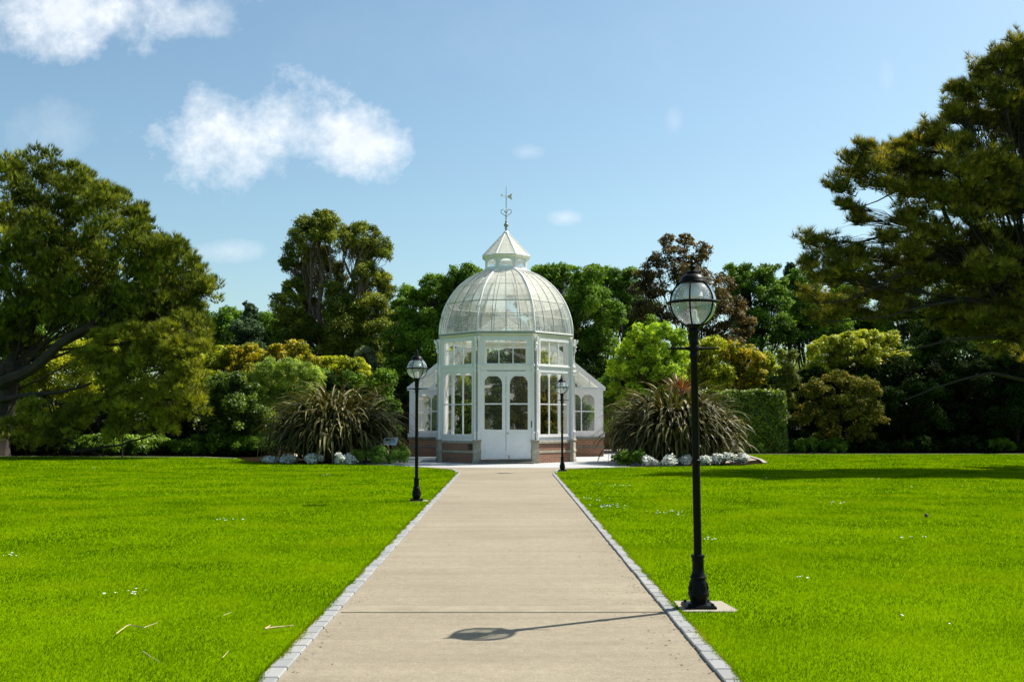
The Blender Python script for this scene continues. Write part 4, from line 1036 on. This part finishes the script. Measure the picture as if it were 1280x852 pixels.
# centre background
plant('broadleaf_tree', 'broad dark green tree behind the left side of the dome', 'tree', 545, 60, [(570, 352, 20), (590, 350, 22), (545, 362, 22), (520, 372, 22), (505, 392, 20), (560, 390, 32), (525, 410, 32), (500, 430, 26), (540, 440, 36), (505, 470, 28), (560, 480, 34), (590, 400, 30)], 'deep', group='background trees', ratio=.26, dens=1.1)
plant('broadleaf_tree', 'broad dark green tree directly behind the right side of the dome', 'tree', 700, 60, [(680, 350, 22), (705, 345, 20), (735, 352, 22), (690, 385, 32), (730, 385, 34), (760, 395, 24), (715, 425, 36), (750, 430, 26), (700, 465, 34), (740, 470, 28), (655, 365, 24)], 'deep', group='background trees', ratio=.26, dens=1.1)
plant('broadleaf_tree', 'green tree behind and between the dome tree and the copper tree', 'tree', 770, 70, [(760, 350, 18), (785, 352, 18), (778, 375, 24), (740, 345, 16)], 'green', group='background trees')
plant('copper_tree', 'brownish copper leaved tree with thin top, behind the nearest lantern', 'tree', 865, 66, [(835, 308, 13), (858, 303, 13), (878, 314, 13), (848, 322, 15), (822, 332, 15), (870, 335, 18), (812, 352, 20), (845, 355, 24), (880, 362, 24), (905, 370, 22), (920, 395, 22), (890, 400, 28), (850, 390, 26), (815, 385, 22), (800, 365, 16), (930, 418, 16), (905, 425, 22)], 'copper', scale=1.15, ratio=.3, dens=.8, size=.17, back=False, depth=1.0, cov=1.2)
plant('broadleaf_tree', 'deep green tree right of the copper tree', 'tree', 950, 74, [(915, 345, 16), (940, 342, 18), (965, 348, 20), (930, 370, 22), (965, 378, 26), (945, 405, 26), (975, 415, 24), (935, 435, 22)], 'deep', group='background trees')
plant('broadleaf_tree', 'green tree just left of the large drooping pine', 'tree', 1005, 76, [(990, 352, 16), (1012, 355, 18), (1000, 380, 26), (1030, 390, 26), (1005, 415, 28), (1045, 420, 24)], 'green', group='background trees')
plant('fir_tree', 'narrow dark fir top behind the trees left of the drooping pine', 'tree', 990, 90, [(988, 334, 7), (990, 346, 12), (990, 362, 18)], 'blue', group='background trees')
plant('maple_tree', 'bright lime green maple right of the greenhouse', 'tree', 815, 50, [(800, 420, 16), (825, 416, 16), (845, 425, 15), (785, 438, 18), (815, 440, 22), (845, 450, 18), (775, 462, 18), (805, 468, 24), (835, 472, 22), (770, 490, 14), (795, 500, 22), (830, 500, 20)], 'lime', ratio=.3, dens=.9, size=.13)
plant('broadleaf_tree', 'shaded green small tree between the right wing and the maple', 'tree', 768, 51.5, [(765, 480, 16), (762, 505, 18), (770, 530, 18), (790, 530, 18)], 'green', group='background trees')
for i, (px, lo) in enumerate(((880, [(870, 440, 16), (892, 436, 18), (880, 465, 24), (900, 475, 22)]), (925, [(915, 440, 16), (935, 446, 18), (925, 472, 24), (945, 475, 18)]), (955, [(955, 452, 14), (962, 470, 16), (955, 490, 16)]))):
    plant('golden_shrub', ['golden green shrub behind the nearest lamp post', 'golden green shrub above the middle of the clipped hedge', 'small golden green shrub left of the columnar bush'][i], 'shrub', px, 55 + i * .4, lo, 'yellow' if i != 1 else 'orange', group='golden shrubs above the hedge', size=.15, ratio=.28)
plant('columnar_bush', 'upright olive columnar bush at the right end of the hedge', 'shrub', 983, 49.5, [(978, 445, 10), (990, 445, 9), (983, 460, 14), (984, 480, 15), (984, 502, 15), (984, 525, 14)], 'euca', ratio=.4, size=.11, aspect=.3, updir=1.2, back=False, cov=1.6)
# clipped hedge
hx0, hx1 = at(868, 500, 48).x, at(982, 500, 48).x
t = thing('hedge', ((hx0 + hx1) / 2, 48.6, 0), 'long flat-topped clipped green hedge behind the right flax clump', 'hedge')
hw = (hx1 - hx0) / 2; n = 26000
f = rng.random(n); P = np.empty((n, 3)); N = np.empty((n, 3))
sel = f < .55; P[:, 0] = rng.uniform(-hw, hw, n); P[:, 1] = np.where(sel, -.7 + rng.normal(0, .06, n), rng.uniform(-.7, .7, n)); P[:, 2] = np.where(sel, rng.uniform(.05, 2.9, n), 2.88 + rng.normal(0, .07, n))
N[:] = np.where(sel[:, None], [[0, -1, .2]], [[0, 0, 1]]); wob = .05 * np.sin(P[:, 0] * 2.1) * np.sin(P[:, 2] * 2.7 + 1) + .04 * np.sin(P[:, 0] * 5.3 + P[:, 2] * 3.1); P[:, 1] += np.where(sel, wob * 1.6, 0); P[:, 2] += np.where(sel, 0, wob); nn = norm(N + unit(n) * .8); tt = norm(np.cross(nn, unit(n))); bb = np.cross(nn, tt); s = .13 * rng.uniform(.6, 1.3, n)[:, None]
V = np.stack([P - tt * s * .5, P + bb * s * .3, P + tt * s * .5, P - bb * s * .3], 1).reshape(-1, 3)
link('foliage', npmesh('foliage', V, 4, rng.random(n)), LM['hedge'], t)
m = MB(); m.box(-hw + .1, hw - .1, -.55, .6, 0, 2.75); m.build('inner_twigs', M['bark'], t)
# right side
for i, (px, lo) in enumerate(((1050, [(1040, 435, 20), (1062, 430, 18), (1050, 460, 24), (1025, 465, 20)]), (1100, [(1090, 428, 16), (1112, 424, 14), (1100, 450, 24), (1125, 455, 20), (1075, 425, 14)]), (1145, [(1150, 450, 20), (1140, 475, 18), (1165, 480, 16)]))):
    plant('golden_conifer', ['golden green feathery conifer left of the trio under the drooping pine', 'golden green feathery conifer in the middle of the trio, tallest', 'golden green feathery conifer right of the trio, half shaded'][i], 'conifer', px, 54.5 + i * .5, lo, ['yellow', 'yellow', 'willow'][i], size=.15, ratio=.28, updir=.9, aspect=.35)
plant('bright_shrub', 'yellow green leafy tree glimpsed through the dark pine at the right edge', 'shrub', 1240, 62, [(1225, 425, 18), (1245, 445, 22), (1262, 430, 16), (1230, 465, 18)], 'lime', back=False, cov=.9)
plant('rusty_bush', 'reddish green rounded bush at the right end of the bed, beside the columnar bush', 'shrub', 1045, 49, [(1020, 492, 20), (1050, 482, 22), (1080, 490, 22), (1015, 520, 22), (1050, 515, 24), (1085, 520, 24), (1035, 540, 18), (1075, 545, 18)], 'rust', ratio=.26, size=.12, back=False)
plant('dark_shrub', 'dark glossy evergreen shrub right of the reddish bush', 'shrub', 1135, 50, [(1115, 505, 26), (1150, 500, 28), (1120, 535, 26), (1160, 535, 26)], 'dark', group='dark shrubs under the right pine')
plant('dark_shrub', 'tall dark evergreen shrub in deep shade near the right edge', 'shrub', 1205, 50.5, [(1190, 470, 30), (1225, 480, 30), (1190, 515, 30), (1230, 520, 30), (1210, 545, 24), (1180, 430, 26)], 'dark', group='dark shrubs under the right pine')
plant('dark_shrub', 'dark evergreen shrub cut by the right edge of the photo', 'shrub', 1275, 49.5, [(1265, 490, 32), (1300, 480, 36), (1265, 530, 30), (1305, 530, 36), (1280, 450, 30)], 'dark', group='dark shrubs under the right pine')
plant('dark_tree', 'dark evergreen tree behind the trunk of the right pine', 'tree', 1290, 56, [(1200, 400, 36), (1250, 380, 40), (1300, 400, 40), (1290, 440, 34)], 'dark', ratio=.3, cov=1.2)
# large drooping pine on the right
RP = [(1276, 62, 16), (1262, 84, 18), (1235, 100, 14), (1290, 100, 26), (1212, 118, 14), (1250, 125, 22), (1195, 140, 12), (1225, 150, 20), (1270, 160, 30), (1172, 168, 14), (1195, 180, 20), (1145, 180, 10),
      (1120, 188, 12), (1085, 190, 10), (1070, 200, 12), (1100, 205, 16), (1135, 205, 17), (1165, 210, 18), (1075, 222, 13), (1055, 235, 12), (1100, 232, 16), (1210, 215, 24), (1250, 210, 28), (1060, 258, 10), (1130, 240, 16),
      (1180, 245, 18), (1230, 250, 24), (1275, 250, 30), (1075, 275, 8), (1150, 270, 14), (1110, 300, 10), (1020, 303, 12), (1045, 312, 13), (1075, 318, 14), (1110, 325, 15), (1145, 325, 16), (1185, 310, 18), (1225, 300, 22), (1270, 310, 28),
      (1010, 330, 8), (1050, 345, 16), (1090, 350, 18), (1130, 355, 18), (1020, 372, 16), (1060, 380, 18), (1165, 350, 20), (1205, 345, 24), (1250, 350, 28), (1035, 400, 14), (1080, 395, 14), (1180, 385, 20), (1230, 390, 24), (1275, 380, 26), (1130, 385, 14)]
RP = RP + [(x + random.uniform(-16, 16), y + random.uniform(-9, 12), r_ * .8) for x, y, r_ in RP if x > 1110] + [(1160, 290, 20), (1140, 310, 18), (1200, 275, 24), (1240, 330, 26), (1215, 410, 24), (1260, 420, 28), (1100, 370, 18), (1060, 330, 16), (1035, 350, 14), (1300, 150, 40), (1350, 110, 45), (1330, 220, 50), (1400, 180, 60), (1320, 300, 44), (1390, 290, 60), (1330, 380, 40), (1400, 380, 60), (1310, 460, 30), (1380, 460, 50)]
plant('drooping_pine', 'huge dark pine with long layered branches filling the right edge', 'tree', 1345, 33, RP, 'cedar', kind='needle', scale=1.3, branch=10, length=.25, width=.020, tufts=7, per=9, ratio=.2, dens=.95, squash=.7, clsq=.7, limbp=.35, fuzz=.25, maxn=620000,
      trunk_r=.38, lean=(-1.0, 0, 6.0), updir=.8, spread=.6, depth=1.6, back=False, twigs=True, limbs=True, limbf=.55, inner=.6,
      extra_limbs=[([(1345, 590, 0), (1320, 500, 0), (1290, 440, 0), (1262, 400, 0), (1225, 350, 0), (1195, 300, 0), (1175, 250, .5)], .26), ([(1335, 560, 0), (1310, 400, .5), (1285, 250, .5), (1278, 150, .5), (1276, 70, 0)], .3),
                   ([(1262, 400, 0), (1215, 375, -.5), (1170, 380, -1), (1110, 395, -1), (1040, 402, -1)], .08), ([(1225, 350, 0), (1170, 335, -.5), (1120, 345, -.7), (1060, 375, -1), (1020, 380, -1)], .07),
                   ([(1195, 300, 0), (1150, 285, 0), (1100, 295, 0), (1050, 312, 0), (1008, 305, 0)], .07), ([(1175, 250, .5), (1140, 225, .5), (1100, 215, .5), (1060, 200, .5)], .07), ([(1240, 360, 0), (1280, 330, 0), (1320, 290, 0)], .1),
                   ([(1285, 260, .5), (1240, 215, .5), (1190, 190, .5), (1130, 190, .5)], .08), ([(1280, 180, .5), (1245, 140, .5), (1200, 142, .5)], .07), ([(1290, 430, 0), (1240, 420, -1), (1190, 425, -1.5), (1120, 440, -2)], .07), ([(1195, 300, 0), (1160, 320, .3), (1120, 330, .5), (1080, 325, .5)], .05),
                   ([(1150, 225, .5), (1110, 245, .5), (1070, 262, .5)], .04), ([(1300, 480, 0), (1240, 465, -1), (1180, 480, -1.5), (1130, 500, -2)], .06)])
# low planting along the far edges
k = 0
for i, px in enumerate(range(-10, 335, 27)):
    low('border_plant', f'low leafy border plant at the far left lawn edge, number {i + 1} counted from the photo edge' if False else ['low grassy tuft', 'low green fern', 'low leafy ground plant'][i % 3] + ' at the left lawn edge, ' + ['at the photo edge', 'below the pine trunk', 'in deep pine shade', 'under the first low bough', 'under the middle of the boughs', 'below the boughs, brighter green', 'below the tip of the boughs', 'just right of the bright tuft', 'at the right end of the boughs', 'in front of the dark bush', 'in the middle of the dark bush front', 'right of the dark bush', 'left of the white bedding'][min(i, 12)],
        'border plant', px, 565, 45.2 + (i % 3) * .4, random.uniform(20, 30), 'herb' if i in (5, 7) else 'dark' if i in (0, 1, 3) else 'deep', 'low plants along the left lawn edge', 7, .13, .75, 1.5, .22 if i % 3 == 0 else .45)
for i, px in enumerate((945, 966, 988, 1012, 1040, 1090, 1145, 1200, 1255)):
    low('border_plant', 'low green plant at the right lawn edge, ' + ['beside the flax clump', 'below the hedge', 'below the columnar bush', 'left front of the reddish bush', 'in front of the reddish bush', 'below the right side of the reddish bush', 'in shade below the dark shrub', 'in deep shade under the right pine', 'at the right photo edge'][i], 'border plant', px, 560, 48.4 + (i % 2) * .4, random.uniform(18, 25), 'herb' if i < 1 else 'green' if i < 4 else 'deep' if i in (4, 8) else 'dark', 'low plants along the right lawn edge', 7, .12, .6, 1.0, .4)
# golden climber wall behind the greenhouse (seen through the glass)
for i, (px, mt) in enumerate(((570, 'yellow'), (603, 'hedge'), (632, 'deep'), (662, 'rust'), (690, 'yellow'))):
    plant('garden_shrub', ['golden shrub seen through the left window of the greenhouse', 'green shrub seen through the left door leaf', 'dark green shrub seen through the middle of the doors', 'rusty leaved shrub seen through the right door leaf', 'golden shrub seen through the right window of the greenhouse'][i], 'shrub', px, 54, [(px - 10, 455, 18), (px + 10, 460, 18), (px, 485, 22), (px - 8, 515, 22), (px + 8, 530, 20)], mt, back=False, size=.16, group='shrubs behind the greenhouse')
# distant wood that closes the view
L = []
for x in np.arange(-75, 80, 4.2):
    L.append((x + random.uniform(-1, 1), 100 + random.uniform(-4, 6), random.uniform(3.0, 6.0), random.uniform(3.6, 4.6)))
    L.append((x + random.uniform(-1, 1), 98 + random.uniform(-2, 4), 2.2, 3.2)); L.append((x + random.uniform(-1, 1), 106 + random.uniform(-2, 4), 8 + random.uniform(-1, 1.5), 3.8))
V, t_ = leaf_faces(clumps_of(L, .3, .8), .34, 1.0, maxn=120000)
o = link('distant_wood', npmesh('distant_wood', V, 4, t_), LM['deep']); tag(o, 'distant belt of dark green woodland closing the view behind all the trees', 'woodland', kind='stuff')

# ------------------------------------------------------------------ daisies, straw, litter
m = MB()
for px, py, n, sx_, sy_ in ((288, 652, 10, .25, .12), (10, 697, 9, .12, .1), (168, 745, 9, .14, .10), (762, 635, 26, .35, .3), (840, 643, 20, .35, .25), (885, 677, 7, .1, .08), (770, 608, 12, .5, .4), (868, 590, 12, .8, .4), (962, 599, 10, .4, .2), (1050, 631, 9, .3, .2), (740, 625, 10, .3, .4), (405, 595, 8, .4, .2), (1134, 675, 8, .25, .1), (1150, 780, 3, .2, .2), (1000, 725, 4, .1, .1), (250, 585, 14, 4, 2.0), (1000, 600, 16, 3, 3)):
    dy = math.tan(math.atan((py - 426) / 1244) - R(TILT)); Y = CAMH / dy; X = at(px, py, Y).x
    for _ in range(n):
        x = X + random.gauss(0, sx_ * .6); y = Y + random.gauss(0, sy_ * .8); z = .04 + random.uniform(0, .012); r_ = random.uniform(.008, .013) * (1 + Y / 60)
        m.add([(x, y, z)] + [(x + r_ * math.cos(a), y + r_ * math.sin(a), z + random.uniform(-.001, .005)) for a in np.linspace(0, 2 * math.pi, 8)[:-1]], [(0, i + 1, (i + 1) % 7 + 1) for i in range(7)])
tag(m.build('daisies', M['daisy'], fix=False), 'scattered tiny white daisies in the lawns', 'daisies', kind='stuff')
def gp(px, py):
    Y = CAMH / math.tan(math.atan((py - 426) / 1244) - R(TILT)); return Vector((at(px, py, Y).x, Y, .045))
for i, (pts, r_, lb) in enumerate((([(331, 793), (345, 791), (368, 789)], .007, 'thick pale dry stalk on the left lawn near the path kerb'), ([(145, 799), (158, 789), (163, 787)], .004, 'bent straw-coloured stalk, left of the pair on the left lawn'), ([(163, 788), (180, 791), (197, 785)], .004, 'straw-coloured stalk, right of the pair on the left lawn'), ([(279, 776), (290, 771)], .003, 'short thin straw above the thick stalk on the left lawn'), ([(278, 830), (286, 821)], .003, 'short thin straw near the bottom of the left lawn'), ([(178, 822), (200, 836)], .003, 'thin slanting straw low on the left lawn'))):
    b = MB(); q = [gp(*p) for p in pts]; b.tube([p + Vector((0, 0, .004 * random.uniform(0, 1))) for p in q], [r_] * (len(q) - 1) + [r_ * .4], 6)
    if i == 0:
        b.tube([q[0], q[0] + Vector((.03, .05, .02))], [r_ * 1.4, r_ * .5], 6); b.tube([q[1], q[1] + Vector((.12, .04, .01))], [r_ * .6, r_ * .3], 5)
    tag(b.build('dry_stalk', M['straw'], fix=False), lb, 'dry stalk', 'dry stalks on the left lawn')
m = MB()
for _ in range(420):
    y = random.uniform(5, 16) if random.random() < .8 else random.uniform(5, 28)
    x = CX + KI - abs(random.gauss(0, .22)) + (.1 if random.random() < .5 else 0)
    if random.random() < .25: x = CX - KI + abs(random.gauss(0, .12))
    if random.random() < .12: x = CX + random.uniform(-1.2, 1.2)
    z = .001 if abs(x - CX) < KI - .01 else .024
    s_ = random.uniform(.003, .009); a = random.uniform(0, 3.14); L_ = s_ * random.uniform(1, 2.6)
    c_, d_ = math.cos(a), math.sin(a)
    m.add([(x - c_ * L_, y - d_ * L_, z + .001), (x + d_ * s_, y - c_ * s_, z + .004), (x + c_ * L_, y + d_ * L_, z + .002), (x - d_ * s_, y + c_ * s_, z + .003)], [(0, 1, 2, 3)])
tag(m.build('leaf_litter', M['litter'], fix=False), 'tiny dry bits of leaf litter along the path edges', 'leaf litter', kind='stuff')
p = gp(1158, 648); b = MB(); b.lathe([(0, 0), (.03, .01), (.035, .035), (.02, .06), (0, .07)], 8, (0, 0, 0)); tag(b.build('pine_cone', M['litter'], None, (p.x, p.y, .02)), 'small dark fallen cone alone on the right lawn', 'pine cone')
# understorey shrubs that close the view below the tree crowns
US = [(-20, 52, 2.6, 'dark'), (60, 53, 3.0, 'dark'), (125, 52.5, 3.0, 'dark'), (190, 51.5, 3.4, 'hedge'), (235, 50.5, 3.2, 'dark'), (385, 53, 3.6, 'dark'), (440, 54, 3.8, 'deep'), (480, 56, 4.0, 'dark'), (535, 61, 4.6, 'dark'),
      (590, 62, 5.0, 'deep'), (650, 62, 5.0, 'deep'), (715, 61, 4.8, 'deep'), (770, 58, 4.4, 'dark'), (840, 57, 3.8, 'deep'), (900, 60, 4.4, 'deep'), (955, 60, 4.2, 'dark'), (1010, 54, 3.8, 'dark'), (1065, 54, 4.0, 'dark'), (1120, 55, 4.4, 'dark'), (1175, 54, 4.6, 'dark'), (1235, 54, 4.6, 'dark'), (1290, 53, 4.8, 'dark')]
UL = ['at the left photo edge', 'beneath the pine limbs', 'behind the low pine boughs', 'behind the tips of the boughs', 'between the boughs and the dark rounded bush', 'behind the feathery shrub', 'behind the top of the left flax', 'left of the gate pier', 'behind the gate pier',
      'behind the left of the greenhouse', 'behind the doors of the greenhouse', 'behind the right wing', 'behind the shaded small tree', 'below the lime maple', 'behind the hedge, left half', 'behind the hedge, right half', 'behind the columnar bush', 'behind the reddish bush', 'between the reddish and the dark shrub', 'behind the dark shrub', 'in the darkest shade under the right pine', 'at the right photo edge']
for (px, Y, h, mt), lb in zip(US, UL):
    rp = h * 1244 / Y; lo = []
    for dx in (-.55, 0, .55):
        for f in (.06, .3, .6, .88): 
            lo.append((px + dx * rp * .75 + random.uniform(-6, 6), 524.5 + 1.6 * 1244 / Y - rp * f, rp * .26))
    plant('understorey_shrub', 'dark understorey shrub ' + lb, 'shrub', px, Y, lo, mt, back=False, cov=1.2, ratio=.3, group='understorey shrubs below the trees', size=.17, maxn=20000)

for px, Y, lo, mt, lb in ((1060, 80, [(1050, 372, 20), (1078, 365, 20), (1060, 400, 30), (1085, 410, 28), (1050, 430, 26)], 'deep', 'deep green tree far behind the lower branches of the drooping pine'),
        (1130, 78, [(1120, 372, 20), (1145, 366, 20), (1130, 400, 30), (1155, 410, 28), (1115, 430, 26)], 'green', 'fresh green tree far behind the middle of the drooping pine'),
        (1200, 80, [(1190, 370, 22), (1215, 366, 22), (1200, 400, 32), (1230, 410, 28), (1185, 430, 28)], 'deep', 'deep green tree far behind the inner branches of the drooping pine'),
        (1275, 80, [(1260, 372, 22), (1290, 366, 22), (1275, 400, 32), (1300, 410, 28), (1260, 430, 28)], 'deep', 'deep green tree at the right photo edge, behind the drooping pine'),
        (30, 70, [(10, 400, 26), (45, 390, 26), (25, 430, 34), (60, 440, 28), (-15, 440, 34)], 'green', 'green tree behind the limbs of the left pine, at the photo edge'),
        (120, 72, [(105, 395, 24), (140, 390, 26), (120, 430, 34), (155, 440, 28), (90, 440, 28)], 'deep', 'deep green tree showing through gaps in the middle of the left pine'),
        (200, 74, [(190, 405, 24), (220, 410, 24), (205, 440, 32), (235, 445, 26)], 'green', 'green tree behind the right side of the left pine')):
    plant('broadleaf_tree', lb, 'tree', px, Y, lo, mt, group='background trees')

for px, Y, lo, mt, lb in ((800, 78, [(790, 385, 20), (812, 392, 20), (795, 410, 26), (775, 400, 18), (820, 420, 24)], 'deep', 'deep green tree filling the gap behind the lime maple'),
        (484, 70, [(480, 415, 16), (492, 400, 16), (484, 440, 20), (490, 465, 20)], 'deep', 'deep green narrow tree just right of the eucalyptus')):
    plant('broadleaf_tree', lb, 'tree', px, Y, lo, mt, group='background trees')

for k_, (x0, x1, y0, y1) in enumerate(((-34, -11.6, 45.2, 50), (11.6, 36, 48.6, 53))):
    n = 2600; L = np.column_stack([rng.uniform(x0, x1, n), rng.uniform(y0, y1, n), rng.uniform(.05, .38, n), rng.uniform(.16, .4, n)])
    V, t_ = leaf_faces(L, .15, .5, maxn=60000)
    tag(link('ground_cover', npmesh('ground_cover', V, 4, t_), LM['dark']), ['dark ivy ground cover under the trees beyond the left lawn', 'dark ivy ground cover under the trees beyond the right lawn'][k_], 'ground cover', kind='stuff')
